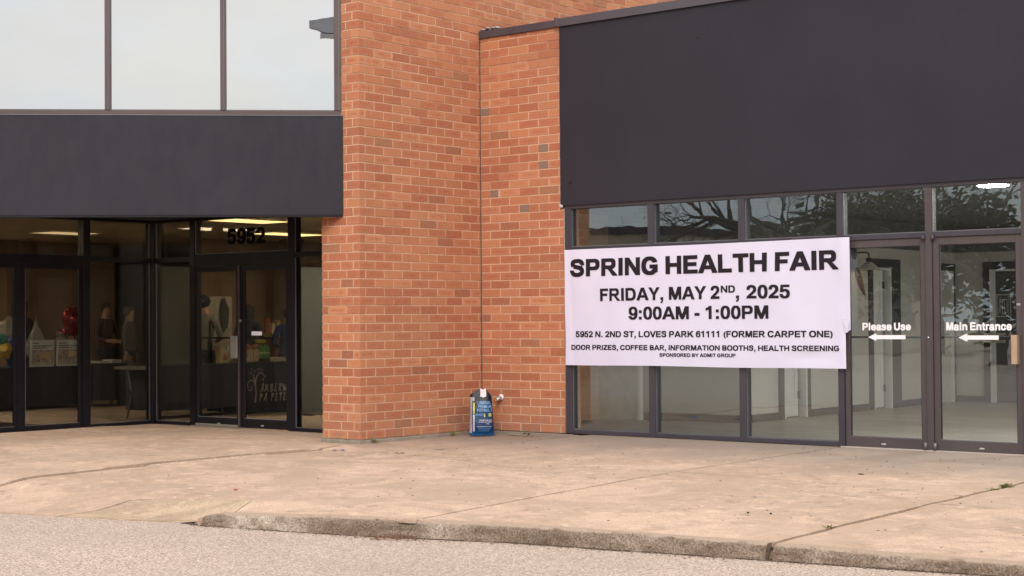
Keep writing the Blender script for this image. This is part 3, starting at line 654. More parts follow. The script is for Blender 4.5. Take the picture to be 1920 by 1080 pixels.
# ------------------------------------------------------------------ lettering
GL = json.loads('''{"A":[518,[[518,4,518,17,512,35,325,494,321,498,189,498,182,486,-2,35,-8,17,-8,4,-6,2,119,2,158,108,349,108,385,6,389,2,516,2],[254,359,260,350,316,202,193,203]]],"B":[478,[[29,498,27,496,27,4,29,2,332,2,366,8,394,21,417,40,433,62,443,86,448,113,448,164,442,196,430,220,422,232,395,254,408,270,418,289,428,331,427,398,418,427,408,446,398,459,372,480,352,490,329,496],[143,97,144,180,304,180,318,169,323,160,327,145,325,123,317,105,306,98],[143,313,144,404,282,404,294,400,307,385,312,366,310,342,303,324,291,314]]],"C":[508,[[396,476,359,493,306,506,221,508,184,503,142,490,109,472,96,463,65,433,47,408,33,382,23,355,13,305,12,214,17,172,30,126,47,92,65,67,96,37,122,20,171,0,204,-6,289,-8,326,-3,368,10,401,28,414,37,445,67,463,92,480,126,485,140,485,155,481,159,384,178,362,178,350,152,335,131,319,116,302,104,269,93,241,93,222,98,208,104,191,116,165,144,150,172,138,214,137,275,142,302,150,328,160,348,175,369,191,384,214,399,241,407,269,407,296,399,319,384,335,369,359,332,374,332,478,356,480,358,480,374,477,382,450,427,414,463]]],"D":[508,[[29,2,291,2,316,5,348,13,381,29,399,42,432,75,448,100,458,121,473,172,478,214,477,305,468,350,448,400,425,433,391,464,348,487,324,493,291,498,29,498,27,496,27,4],[144,100,143,400,266,400,286,396,309,383,328,363,345,332,355,299,358,276,358,224,350,182,340,156,323,131,309,117,276,101]]],"E":[458,[[426,2,428,4,428,97,426,100,143,100,144,208,396,208,398,211,398,304,396,306,144,306,143,400,421,400,423,403,423,496,421,498,29,498,27,496,27,4,29,2]]],"F":[418,[[29,2,141,2,143,4,144,204,351,204,353,206,353,299,351,301,144,301,143,400,391,400,393,403,393,496,391,498,29,498,27,496,27,4]]],"G":[543,[[493,72,493,275,491,277,259,276,257,273,257,182,259,180,362,179,345,144,319,116,296,101,269,93,241,93,228,96,208,104,191,116,175,131,160,152,150,172,138,214,137,275,142,302,150,328,160,348,175,369,191,384,214,399,241,407,269,407,296,399,319,384,335,369,354,341,374,341,478,357,480,360,480,374,463,408,445,433,414,463,396,476,368,490,326,503,289,508,221,508,184,503,142,490,114,476,96,463,65,433,47,408,33,382,18,336,12,286,12,214,18,164,33,118,60,73,96,37,114,24,142,10,184,-3,221,-8,289,-8,339,0,388,20,414,37,446,69,491,69]]],"H":[508,[[29,2,141,2,143,4,144,204,356,204,357,4,359,2,471,2,473,4,473,496,471,498,359,498,357,496,356,301,144,301,143,496,141,498,29,498,27,496,27,4]]],"I":[203,[[39,2,156,2,158,4,158,496,156,498,39,498,37,496,37,4]]],"K":[508,[[511,2,513,4,513,17,315,300,503,483,503,496,501,498,354,498,144,295,143,496,141,498,29,498,27,496,27,4,29,2,141,2,143,4,143,134,222,208,352,17,364,2]]],"L":[433,[[29,492,27,489,27,4,29,2,396,2,398,4,398,97,396,100,143,100,143,489,141,492]]],"M":[588,[[551,498,394,498,392,496,291,197,288,198,280,222,188,496,186,498,29,498,27,496,27,4,29,2,136,2,138,4,139,204,235,6,239,2,341,2,348,12,441,204,442,4,444,2,551,2,553,4,553,496]]],"N":[508,[[29,2,136,2,138,4,139,317,342,17,354,2,471,2,473,4,473,496,471,498,364,498,362,496,361,183,158,483,146,498,29,498,27,496,27,4]]],"O":[548,[[428,29,449,45,470,65,490,91,510,129,525,184,528,214,528,286,525,316,510,371,495,401,483,419,449,455,428,471,381,493,336,504,306,508,234,508,204,504,159,493,112,471,91,455,70,435,50,409,30,371,15,316,12,286,12,214,15,184,30,129,45,99,57,81,91,45,112,29,159,7,204,-4,234,-8,306,-8,336,-4,381,7],[254,93,221,103,201,114,178,134,165,152,152,177,142,211,138,235,138,265,142,289,152,323,165,348,178,366,201,386,229,400,254,407,286,407,319,397,339,386,362,366,375,348,388,323,398,289,402,265,402,235,398,211,388,177,375,152,362,134,339,114,311,100,286,93]]],"P":[473,[[29,2,141,2,143,4,144,180,312,180,342,184,358,189,382,202,399,215,418,236,433,265,442,297,443,310,442,380,437,403,423,433,403,459,382,476,358,488,312,498,29,498,27,496,27,4],[143,275,144,404,278,404,291,402,310,390,323,364,327,331,320,304,306,284,291,276,278,274]]],"R":[513,[[29,498,27,496,27,4,29,2,141,2,143,4,143,198,218,199,255,163,374,2,506,2,508,4,508,17,337,198,339,200,371,205,406,223,432,248,452,286,458,321,457,388,447,424,438,440,425,457,406,474,379,488,338,498],[143,294,144,404,302,404,322,397,330,390,337,377,342,356,340,331,330,307,318,296,302,293]]],"S":[473,[[89,23,129,5,172,-4,248,-6,272,-3,318,8,361,28,379,40,402,62,418,84,430,107,437,128,438,179,430,209,422,225,408,243,372,276,332,298,306,308,241,325,174,340,149,354,137,368,138,376,152,389,169,397,211,404,261,405,288,399,309,386,318,376,332,344,419,330,441,330,445,334,445,358,432,398,415,433,405,448,381,471,358,487,329,500,288,509,206,509,158,504,134,500,98,485,72,468,57,452,42,433,33,417,27,395,27,348,35,320,48,297,56,290,116,290,117,248,121,244,142,236,206,223,279,202,311,183,328,161,328,155,322,142,312,129,301,120,261,104,218,98,181,103,166,108,139,122,128,132,109,173,4,180,0,171,2,140,17,104,32,75,59,44],[387,297,387,310,384,312,372,317,359,317,357,315,357,302,359,300,371,295,384,295]]],"T":[433,[[156,2,269,2,272,4,272,400,421,400,423,403,423,496,421,498,4,498,2,496,2,403,4,400,153,400,153,4]]],"U":[508,[[471,498,359,498,357,496,357,206,353,203,352,169,345,150,337,136,316,114,294,101,266,93,226,95,206,101,191,109,163,136,155,150,148,169,147,203,143,206,143,496,141,498,29,498,27,496,28,147,33,123,50,83,70,56,96,32,112,21,139,8,178,-3,216,-8,284,-8,322,-3,361,8,388,21,404,32,437,64,450,83,460,104,468,129,473,163,473,496]]],"V":[473,[[473,496,471,498,351,498,348,496,232,170,117,496,114,498,-6,498,-8,496,-8,483,-2,464,163,17,171,2,294,2,297,4,467,464,473,483]]],"W":[668,[[668,496,666,498,551,498,548,496,490,198,488,197,398,496,396,498,264,498,258,488,175,203,171,197,112,496,109,498,-6,498,-8,496,-7,473,107,4,109,2,231,2,233,4,327,326,331,332,427,4,429,2,551,2,555,8,667,473]]],"Y":[473,[[176,2,288,2,290,4,290,204,473,483,473,496,471,498,344,498,337,489,232,309,128,489,121,498,-6,498,-8,496,-8,483,-3,475,173,208,173,4]]],"X":[473,[[471,2,473,4,473,17,308,254,308,257,458,483,458,496,456,498,324,498,302,465,232,351,163,465,141,498,9,498,7,496,7,483,157,257,157,254,-8,17,-8,4,-6,2,126,2,135,12,232,159,330,12,339,2]]],"Z":[433,[[411,498,29,498,27,496,27,403,29,400,245,400,7,99,7,4,9,2,416,2,418,4,418,97,416,100,165,100,413,411,413,496]]],"0":[398,[[242,-3,266,4,301,23,332,54,342,68,360,107,372,150,378,206,378,294,372,350,360,393,342,432,327,452,294,482,266,496,242,503,231,504,148,503,124,496,89,477,58,446,48,432,30,393,18,350,12,294,12,206,18,150,30,107,48,68,63,48,96,18,124,4,148,-3,159,-4],[194,85,176,93,163,105,147,136,132,193,128,227,128,273,137,332,150,372,163,395,176,407,188,413,196,415,214,407,227,395,243,364,258,307,262,273,262,227,253,168,240,128,227,105,214,93,202,87]]],"1":[398,[[271,2,273,4,273,500,271,503,159,503,157,500,157,475,141,458,49,420,42,414,42,321,44,319,58,319,157,360,157,4,159,2]]],"2":[398,[[9,2,371,2,373,4,373,99,371,101,180,102,254,164,340,246,348,268,360,275,365,300,365,372,360,398,347,430,332,451,312,469,291,484,258,496,219,503,161,503,136,500,99,488,76,476,48,451,33,430,25,412,17,384,15,326,18,324,101,324,104,319,126,319,128,321,130,353,142,382,162,402,186,410,208,407,222,399,235,387,248,360,252,329,248,316,240,312,213,259,92,152,22,84,7,19,7,4]]],"3":[398,[[136,503,102,493,86,485,68,472,43,446,28,416,22,382,22,360,24,357,102,356,102,305,92,299,92,153,9,152,7,150,8,113,17,83,30,57,59,26,76,15,104,2,139,-6,216,-8,241,-4,274,5,311,26,340,57,350,75,358,97,363,126,362,195,350,233,340,251,327,267,340,291,347,316,348,329,347,395,340,420,327,446,302,472,284,485,254,498,222,504],[146,207,224,207,237,192,247,161,245,139,237,116,228,105,216,95,189,85,172,87,149,98,133,116,125,139,123,161,130,185],[148,314,137,334,133,350,135,371,143,392,159,408,168,413,178,416,192,416,206,412,223,396,235,371,237,350,233,334,227,320,222,314,216,316]]],"5":[398,[[351,498,44,498,42,496,17,241,17,220,19,218,36,218,111,231,112,211,114,208,128,208,142,232,152,242,171,252,192,253,208,248,228,232,242,209,248,184,247,144,235,115,218,95,208,88,192,84,178,84,162,88,142,105,128,128,122,160,119,162,8,162,5,160,7,120,18,81,32,57,43,43,58,29,81,13,111,0,154,-8,216,-8,248,-3,272,5,298,18,327,43,343,65,355,89,363,120,365,206,355,248,338,280,327,294,304,314,264,335,216,344,154,344,132,341,132,348,138,405,351,405,353,408,353,496]]],"6":[398,[[138,-3,169,-8,231,-8,262,-3,288,5,312,18,342,43,353,57,367,81,377,112,380,131,378,217,367,256,353,280,342,294,312,319,288,332,262,340,231,344,169,344,142,340,147,356,165,388,182,405,208,415,221,413,238,405,255,388,274,357,391,357,393,360,393,374,383,400,368,427,350,451,322,476,304,487,278,498,258,503,246,504,162,503,129,493,98,476,70,451,47,419,30,384,20,350,12,289,12,211,15,177,20,156,20,131,27,99,47,57,72,29,96,13],[196,80,179,85,168,92,150,110,137,140,133,158,133,179,140,208,153,232,172,248,189,255,204,256,221,252,232,245,250,227,263,196,267,179,267,158,260,129,247,105,228,88,211,82]]],"9":[398,[[258,503,226,508,164,508,132,503,108,495,82,482,53,457,42,443,28,419,18,388,15,369,17,283,28,244,42,220,53,206,82,181,108,168,132,160,164,156,226,156,253,160,248,144,230,112,212,95,188,85,174,87,158,95,140,112,121,143,4,143,2,140,2,126,12,100,27,73,45,49,72,24,91,13,118,2,138,-3,149,-4,232,-3,266,7,298,24,325,49,348,81,365,116,375,150,383,211,383,289,380,323,375,344,375,369,368,401,348,443,322,471,299,487],[191,244,174,248,162,255,145,273,132,304,128,321,128,342,135,371,148,395,168,412,184,418,199,420,216,415,228,408,245,390,258,360,262,342,262,321,255,292,242,268,222,252,206,245]]],":":[203,[[39,2,151,2,153,4,153,112,151,114,39,114,37,112,37,4],[39,252,151,252,153,254,153,361,151,364,39,364,37,361,37,254]]],".":[203,[[39,2,151,2,153,4,153,112,151,114,39,114,37,112,37,4]]],",":[203,[[151,114,39,114,37,112,37,4,39,2,87,1,87,-13,73,-44,37,-71,37,-83,50,-119,54,-123,68,-123,114,-95,123,-85,148,-45,153,-4,153,112]]],"-":[243,[[218,134,218,236,216,239,19,239,17,236,17,134,19,132,216,132]]],"(":[243,[[216,-113,218,-111,218,-10,200,20,182,67,170,113,163,168,165,227,173,278,195,344,208,371,218,385,218,486,216,488,201,488,168,466,135,435,108,400,85,356,67,307,55,252,52,219,52,156,58,104,70,57,85,19,103,-16,135,-60,168,-91,201,-113]]],")":[243,[[19,-113,34,-113,68,-91,100,-60,132,-16,150,19,165,57,177,104,183,156,183,219,180,252,168,307,150,356,127,400,100,435,68,466,34,488,19,488,17,486,17,385,27,371,40,344,62,278,70,227,72,168,65,113,53,67,35,20,17,-10,17,-111]]],"l":[203,[[39,2,146,2,148,4,148,496,146,498,39,498,37,496,37,4]]],"i":[203,[[39,2,146,2,148,4,148,366,146,368,39,368,37,366,37,4],[148,408,148,496,146,498,39,498,37,496,37,408,39,405,146,405]]],"n":[433,[[391,2,393,4,393,227,390,252,382,281,372,302,358,321,332,346,316,357,291,368,258,376,182,378,151,373,138,368,34,368,32,366,32,4,34,2,141,2,143,4,143,206,147,225,158,252,172,269,191,280,208,285,218,285,241,277,258,264,267,252,278,225,282,206,282,4,284,2]]],"r":[278,[[34,2,141,2,143,4,143,270,151,274,188,284,239,276,256,276,260,281,278,352,278,366,276,368,239,378,221,378,172,364,144,336,143,366,141,368,34,368,32,366,32,4]]],"e":[398,[[88,356,71,344,45,320,33,304,17,268,10,243,7,217,8,139,17,102,33,67,45,51,78,21,108,5,132,-3,164,-8,226,-8,269,0,302,15,319,26,345,51,357,67,373,102,373,115,371,117,292,122,281,124,274,128,259,128,243,105,231,93,212,84,191,80,164,90,147,105,133,126,127,145,379,146,383,153,382,232,373,268,357,304,345,320,312,349,282,365,258,373,226,378,164,378,121,370],[128,230,133,244,147,265,164,280,191,290,208,288,231,277,248,259,262,232,261,229]]],"c":[398,[[78,21,108,5,141,-4,164,-8,239,-6,274,2,302,15,319,26,350,57,373,102,377,113,377,126,288,175,271,176,268,174,265,150,258,131,248,113,228,93,204,84,179,85,162,93,147,107,132,131,122,168,122,203,132,240,147,264,162,277,179,285,204,287,234,272,248,257,258,240,265,220,267,204,271,200,284,200,371,250,373,252,373,268,357,304,345,320,312,349,282,365,249,375,226,378,151,376,116,368,88,356,71,344,40,313,22,281,10,243,7,217,8,139,17,102,33,67,45,51]]],"a":[398,[[388,4,388,17,360,62,353,67,353,273,348,297,332,328,309,349,288,362,261,372,221,378,159,378,134,375,104,367,71,349,48,328,32,297,27,273,27,235,29,232,136,232,138,235,140,260,152,280,168,290,194,295,216,288,228,280,237,268,242,252,242,216,211,221,129,221,108,218,74,208,46,192,25,172,18,163,10,144,7,128,8,75,13,59,25,40,46,20,74,4,108,-6,129,-9,211,-9,246,-3,268,5,274,2,386,2],[113,105,118,120,128,130,138,136,158,143,182,143,202,136,218,124,227,107,222,92,212,82,202,76,182,69,158,69,138,76,122,88]]],"s":[388,[[46,28,78,8,116,-4,158,-9,208,-8,252,2,284,15,306,29,328,52,348,91,350,139,345,156,333,177,309,202,297,211,318,212,320,214,320,227,299,236,278,237,275,235,275,225,271,224,262,229,231,239,141,258,124,266,113,275,124,284,144,290,174,293,211,293,224,290,244,279,250,272,255,259,262,253,352,244,355,246,355,272,340,310,327,332,298,359,271,373,236,383,221,384,146,383,111,378,84,370,59,356,33,331,22,312,17,292,18,249,32,220,39,213,91,213,92,177,94,175,219,144,242,132,255,118,239,100,219,90,182,82,161,82,132,88,112,98,100,112,93,129,89,133,-1,136,-3,134,-3,105,0,96,20,56]]],"t":[243,[[231,7,233,9,233,32,228,88,226,90,178,90,168,112,168,280,226,280,228,283,228,366,226,368,168,369,168,462,166,464,59,464,57,462,57,369,-1,368,-3,366,-3,283,-1,280,57,280,57,51,94,2,141,-4,174,-4]]],"#S":[479,[[62,35,109,11,148,0,181,-5,269,-3,324,9,368,28,386,40,408,61,425,83,437,105,443,125,445,187,437,217,422,241,388,275,370,287,391,287,393,290,393,315,379,322,352,322,350,319,350,299,348,298,322,309,296,317,181,343,162,353,147,366,159,379,182,388,242,395,266,393,291,384,308,370,326,336,412,322,448,322,452,325,452,361,432,416,412,448,388,471,364,486,336,499,294,508,199,508,151,503,128,499,91,485,66,468,50,453,35,434,27,419,20,397,20,339,28,311,42,290,49,283,109,283,110,241,114,238,136,230,199,217,272,197,304,178,320,161,312,147,301,135,274,121,239,112,206,110,172,118,146,132,135,142,116,182,-2,188,-7,179,-7,144,-3,133,25,74,38,56]]],"#P":[479,[[22,3,148,3,150,5,151,175,319,175,349,180,364,185,389,197,406,210,425,231,440,259,448,290,450,302,448,383,443,405,430,434,410,459,389,475,364,488,319,497,22,497,20,495,20,5],[150,280,151,393,284,391,299,384,310,370,318,349,320,338,318,324,310,302,303,293,294,286,284,281,271,280]]],"#R":[519,[[22,497,20,495,20,5,22,3,148,3,150,5,150,193,211,194,248,159,368,3,512,3,515,5,515,30,380,170,353,195,386,203,402,211,421,224,445,251,458,279,465,313,463,391,453,425,445,440,432,458,412,474,386,488,344,497],[150,299,151,393,296,393,316,387,323,380,330,367,335,347,332,329,323,311,311,301,296,298]]],"#I":[209,[[32,3,162,3,165,5,165,495,162,497,32,497,30,495,30,5]]],"#N":[514,[[22,3,142,3,145,5,146,290,335,18,348,3,478,3,480,5,480,495,478,497,358,497,355,495,354,210,165,482,152,497,22,497,20,495,20,5]]],"#G":[549,[[500,70,500,280,498,283,252,281,250,279,250,178,252,175,350,175,338,153,312,126,289,112,262,104,248,104,221,112,198,126,182,140,160,173,150,199,145,221,143,268,150,301,160,327,182,360,198,374,221,388,248,396,262,396,289,388,312,374,328,360,348,332,381,332,484,348,487,350,487,377,470,409,452,434,421,463,402,475,374,489,332,502,296,507,214,507,178,502,136,489,108,475,89,463,58,434,40,409,27,384,12,339,5,291,5,209,12,161,27,116,53,72,89,37,108,25,136,11,178,-2,214,-7,296,-7,346,1,394,20,421,37,452,68,498,68]]],"#H":[514,[[22,3,148,3,150,5,151,199,349,199,350,5,352,3,478,3,480,5,480,495,478,497,352,497,350,495,349,306,151,306,150,495,148,497,22,497,20,495,20,5]]],"#E":[464,[[22,3,432,3,435,5,435,108,432,110,150,111,151,203,402,203,405,206,405,308,402,311,151,311,150,389,428,390,430,392,430,495,428,497,22,497,20,495,20,5]]],"#A":[524,[[525,5,523,35,332,493,328,497,182,497,175,486,-13,35,-15,5,-12,3,126,3,164,105,342,105,378,7,382,3,522,3],[254,332,258,329,304,210,205,210]]],"#L":[439,[[22,491,20,489,20,5,22,3,402,3,405,5,405,108,402,110,150,111,150,489,148,491]]],"#T":[439,[[149,3,276,3,278,5,278,389,428,390,430,392,430,495,428,497,-2,497,-5,495,-5,392,-2,390,147,389,147,5]]],"#F":[424,[[22,3,148,3,150,5,151,199,358,199,360,201,360,304,358,306,151,306,150,389,398,390,400,392,400,495,398,497,22,497,20,495,20,5]]],"#l":[209,[[32,3,152,3,155,5,155,495,152,497,32,497,30,495,30,5]]],"#e":[404,[[71,353,38,324,27,308,10,274,2,238,0,150,3,125,15,88,33,56,64,26,81,15,109,3,144,-5,158,-7,246,-5,281,3,319,21,352,50,363,66,380,100,380,125,378,127,299,132,288,133,281,138,252,138,237,116,224,104,206,95,189,93,166,104,153,116,143,130,138,142,386,143,390,150,390,224,387,249,375,287,357,318,326,348,309,359,281,371,246,379,232,381,144,379,109,371],[140,237,148,252,166,270,189,281,201,281,224,270,237,259,250,238,249,236]]],"#a":[404,[[395,5,395,30,367,74,360,78,360,279,355,302,338,332,316,353,294,365,268,374,228,381,152,381,128,377,98,370,64,353,42,332,25,302,20,279,20,229,22,227,108,226,68,216,46,205,18,181,7,162,0,137,0,83,7,58,18,39,39,20,68,4,101,-5,122,-8,218,-8,239,-5,264,3,392,3],[122,109,125,117,134,127,144,133,164,140,176,140,196,133,212,122,218,111,215,103,206,93,196,87,176,81,164,81,144,87,128,98],[235,226,218,228,146,228,147,254,158,273,171,281,184,286,196,286,206,283,221,273,230,262,235,246]]],"#s":[394,[[294,368,259,382,228,387,166,387,112,382,86,376,59,363,35,344,20,325,10,297,10,252,17,229,25,215,32,208,84,208,85,173,88,171,212,141,229,133,243,122,232,110,221,104,194,96,168,93,139,99,119,109,107,122,100,139,91,144,-8,146,-10,144,-10,103,5,69,20,46,39,28,56,17,82,4,118,-5,151,-8,214,-7,259,3,291,15,312,29,328,44,342,61,352,80,357,97,357,148,352,165,343,181,320,206,327,209,327,234,321,238,310,240,359,238,362,240,362,277,347,315,333,336,311,357],[128,274,142,281,162,284,181,286,212,284,238,272,252,248,280,245,271,244,268,237,266,236,206,253,148,264]]],"#U":[514,[[478,497,352,497,350,495,350,213,347,210,345,178,338,159,330,145,309,124,288,112,259,104,232,105,212,112,191,124,170,145,162,159,155,178,153,210,150,213,150,495,148,497,22,497,20,495,22,144,27,120,43,81,63,55,89,32,106,21,132,9,171,-2,209,-7,291,-7,329,-2,368,9,394,21,411,32,443,63,457,81,467,102,475,126,480,159,480,495]]],"#M":[594,[[558,497,388,497,385,495,291,224,287,229,195,495,192,497,22,497,20,495,20,5,22,3,142,3,145,5,146,172,223,16,232,3,348,3,355,13,434,172,435,5,438,3,558,3,560,5,560,495]]],"#i":[209,[[32,3,152,3,155,5,155,369,152,371,32,371,30,369,30,5],[155,397,155,495,152,497,32,497,30,495,30,397,32,395,152,395]]],"#n":[439,[[398,3,400,5,400,234,397,259,388,287,378,307,365,325,339,350,322,360,298,371,264,379,176,381,144,376,131,371,28,371,25,369,25,5,28,3,148,3,150,5,150,201,153,220,165,246,179,262,198,273,218,276,234,270,252,257,267,234,273,212,275,5,278,3]]],"#t":[249,[[238,7,240,10,240,44,235,98,232,101,184,101,175,122,175,273,232,273,235,276,235,369,232,371,175,372,175,462,172,465,52,465,50,462,50,372,-8,371,-10,369,-10,276,-8,273,50,273,50,50,82,8,88,3,94,1,134,-3,181,-3]]],"#r":[284,[[28,3,148,3,150,5,150,263,158,267,189,275,201,275,232,269,262,269,267,274,285,343,285,369,282,371,246,381,214,381,166,367,151,353,150,369,148,371,28,371,25,369,25,5]]],"#c":[404,[[64,26,101,6,126,-2,158,-7,232,-7,276,1,309,15,326,26,357,56,375,88,383,111,383,136,379,140,291,185,264,185,262,182,258,159,252,140,242,123,221,104,204,96,192,95,169,104,148,123,138,140,128,176,128,198,132,215,143,243,162,266,186,278,192,280,204,278,221,270,237,257,252,234,258,215,260,199,264,196,291,196,378,244,380,246,380,274,375,287,363,308,352,324,319,353,281,371,246,379,232,381,144,379,109,371,81,359,64,348,33,318,15,287,3,249,0,224,0,150,5,117,15,88,33,56]]],"#9":[404,[[276,499,232,507,158,507,109,497,76,482,47,458,30,436,15,403,8,372,10,276,22,238,35,215,47,201,76,177,101,164,126,157,158,152,242,153,223,122,206,105,189,98,181,98,164,105,147,122,128,152,-2,152,-5,150,-5,123,-2,114,15,80,27,63,38,49,66,25,84,14,111,3,142,-3,228,-3,272,7,304,25,332,49,355,80,375,123,383,154,390,206,390,294,387,327,382,347,382,372,378,391,368,420,355,444,343,458,314,482],[191,252,169,261,152,279,140,302,135,333,142,361,155,384,174,401,191,407,199,407,221,398,238,380,250,356,255,325,248,297,235,274,216,258,199,252]]],"#5":[404,[[358,497,38,497,35,495,10,248,10,215,12,213,42,213,104,224,105,206,108,203,134,203,148,226,159,236,169,242,186,247,201,242,222,226,235,204,242,179,240,153,228,125,211,105,201,99,186,95,169,99,148,116,135,137,128,168,126,171,1,171,-2,168,-2,128,5,97,12,80,25,56,37,42,51,29,74,14,104,1,148,-7,222,-7,246,-3,271,3,304,18,333,42,350,64,365,97,372,128,372,213,362,254,345,285,333,299,311,318,271,339,222,348,141,346,140,360,144,395,358,395,360,397,360,495]]],"#2":[404,[[2,3,378,3,380,5,380,109,378,112,202,112,261,160,347,240,355,262,362,264,367,268,368,274,372,293,372,375,367,400,353,431,338,451,319,469,298,483,264,496,226,502,154,502,129,499,92,488,69,475,42,451,27,431,13,400,8,375,8,318,11,315,94,315,98,311,132,311,135,313,137,344,148,372,164,388,184,398,196,398,211,391,228,377,238,360,245,333,242,321,233,316,207,265,86,161,15,95,0,32,0,5]]]}''')
def text_curve(txt, space=170, track=0, heavy=False):
    cu = bpy.data.curves.new('letters', 'CURVE'); cu.dimensions = '2D'; cu.fill_mode = 'BOTH'; x = 0; first = None; last = 0
    for ch in txt:
        if ch == ' ': x += space; continue
        a, cs = GL['#' + ch] if heavy else GL[ch]
        for fl in cs:
            sp = cu.splines.new('POLY'); n = len(fl) // 2; sp.points.add(n - 1); sp.use_cyclic_u = True
            for i in range(n):
                px = x + fl[2 * i]; sp.points[i].co = (px, fl[2 * i + 1], 0, 1)
                first = px if first is None else min(first, px); last = max(last, px)
        x += a + track
    o = bpy.data.objects.new('letters', cu); C.objects.link(o)
    dg = bpy.context.evaluated_depsgraph_get(); dg.update(); me = bpy.data.meshes.new_from_object(o.evaluated_get(dg), depsgraph=dg)
    bpy.data.objects.remove(o); bpy.data.curves.remove(cu)
    return me, first, last
def lettering(name, txt, org, ux, uz, width, cap, mat, parent, space=170, track=0, fn=None, height2=None, label=None, heavy=False):
    """writes txt from org, along ux, width wide with capitals cap high"""
    me, a, b = text_curve(txt, space, track, heavy); org, ux, uz = Vector(org), Vector(ux).normalized(), Vector(uz).normalized(); c = org.copy()
    for v in me.vertices:
        u = (v.co.x - a) / (b - a); h = v.co.y / 500.0 * (cap if height2 is None else cap + (height2 - cap) * u)
        q = org + ux * (u * width) + uz * h
        if fn: q = fn(q)
        v.co = q - c
    me.materials.clear(); me.materials.append(mat)
    o = link_mesh(name, me, parent, c)
    if label: o['label'] = label
    return o

# ------------------------------------------------------------------ right storefront
sf = thing('storefront', (4.2, 0, 0), 'grey framed wall of glass behind the white banner, with two glass doors', 'storefront')
ZT1, ZT0 = 2.136, 2.200           # transom bar
FY0, FY1 = -0.006, 0.105
def part(name, x0, x1, z0, z1, mat, y0=FY0, y1=FY1, parent=sf, bev=0.003): return box(name, x0, x1, y0, y1, z0, z1, mat, parent, bev)
part('head', 1.30, 11.7, 2.652, 2.700, frame_m)
posts = [(1.305, 1.392), (2.488, 2.572), (3.679, 3.760), (4.872, 4.942), (5.858, 5.928), (6.852, 6.932), (8.05, 8.13), (9.2, 9.28), (10.4, 10.48), (11.6, 11.68)]
for i, (a, b) in enumerate(posts): part('mullion', a, b, 0.004, 2.652, door_m if i in (4, 5) else frame_m, FY0 - 0.002, FY1 + 0.002)
for i in range(len(posts) - 1):
    a, b = posts[i][1], posts[i + 1][0]
    part('transom_bar', a, b, ZT1 + (0.012 if i in (3, 4) else 0), ZT0, frame_m)
    if i not in (3, 4):
        part('sill', a, b, 0.004, 0.052, frame_m, FY0 - 0.004, FY1)
        box('pane', a - .003, b + .003, 0.055, 0.061, 0.048, ZT1 + .004, glass_r, sf)
        box('sill_bead', a, b, 0.020, 0.030, 0.052, 0.062, bead_m, sf)
    box('pane', a - .003, b + .003, 0.055, 0.061, ZT0 - .004, 2.656, glass_r, sf)
    box('transom_bead', a, b, 0.0, 0.014, ZT0, ZT0 + 0.008, bead_m, sf)
    box('side_bead', a, a + 0.008, 0.012, 0.024, 0.06 if i not in (3, 4) else ZT0 + .01, ZT1 if i not in (3, 4) else 2.652, bead_m, sf)
    box('side_bead', a, a + 0.008, 0.0125, 0.0245, ZT0 + 0.01, 2.651, bead_m, sf) if i not in (3, 4) else None
def glass_door(x0, x1, gx0, gx1, hinge_left, parent, y=0.0, mat=door_m, gl=glass_r, gz0=0.115, gz1=2.068, ztop=2.146):
    t = thing('door', (x0, y, 0), None, parent=parent)
    bm = bmesh.new(); g = 0.004
    addbox(bm, x0 + g, gx0, y + 0.012, y + 0.056, 0.012, ztop - g); addbox(bm, gx1, x1 - g, y + 0.012, y + 0.056, 0.012, ztop - g)
    addbox(bm, gx0, gx1, y + 0.0125, y + 0.0555, gz1, ztop - g); addbox(bm, gx0, gx1, y + 0.0125, y + 0.0555, 0.012, gz0)
    bevel(bm, 0.002); bm_obj('door_frame', bm, mat, t)
    box('pane', gx0 - .004, gx1 + .004, y + 0.030, y + 0.037, gz0 - .004, gz1 + .004, gl, t)
    for a in ((gx0, gx1, gz0, gz0 + 0.008), (gx0, gx0 + 0.007, gz0 + .0085, gz1 - .0085), (gx1 - .007, gx1, gz0 + .0085, gz1 - .0085), (gx0, gx1, gz1 - 0.008, gz1)):
        box('bead', a[0], a[1], y + 0.018, y + 0.030, a[2], a[3], bead_m if a[2] < 0.2 and a[3] < 0.3 else soft_black, t)
    # push bar inside
    tube('push_bar', [(gx0 - 0.02, y + 0.075, 1.142), (gx1 + 0.02, y + 0.075, 1.142)], 0.011, soft_black, t, 8)
    c = (x0 + x1) / 2 + (0.03 if hinge_left else -0.03)
    lathe('badge', (c, y + 0.012, 0.065), [(0.0001, 0.0), (0.030, 0.0005), (0.030, 0.003), (0.02, 0.005), (0.0001, 0.0055)], steel_m, t, 20, Vector((0, -1, 0))).scale = (1, 1, 0.38)
    return t
d1 = glass_door(4.942, 5.858, 5.004, 5.796, False, sf); d2 = glass_door(5.928, 6.852, 5.996, 6.787, True, sf)
box('threshold', 4.90, 6.90, -0.02, 0.10, -0.004, 0.0105, simple('pale_threshold', (0.55, 0.47, 0.42), 0.5, 0.2), sf)
for x in (5.842, 5.944):
    bm = bmesh.new(); addtube(bm, [(x, -0.016, 2.118), (x, -0.016, 2.175)], 0.017, 12); addtube(bm, [(x, -0.016, 2.128), (x, -0.016, 2.146)], 0.021, 12); bm_obj('pivot', bm, frame_m, sf)
    bm = bmesh.new(); addtube(bm, [(x, -0.012, 0.012), (x, -0.012, 0.085)], 0.018, 12); bm_obj('pivot', bm, simple('pivot_grey', (0.16, 0.14, 0.15), 0.4, 0.4), sf)
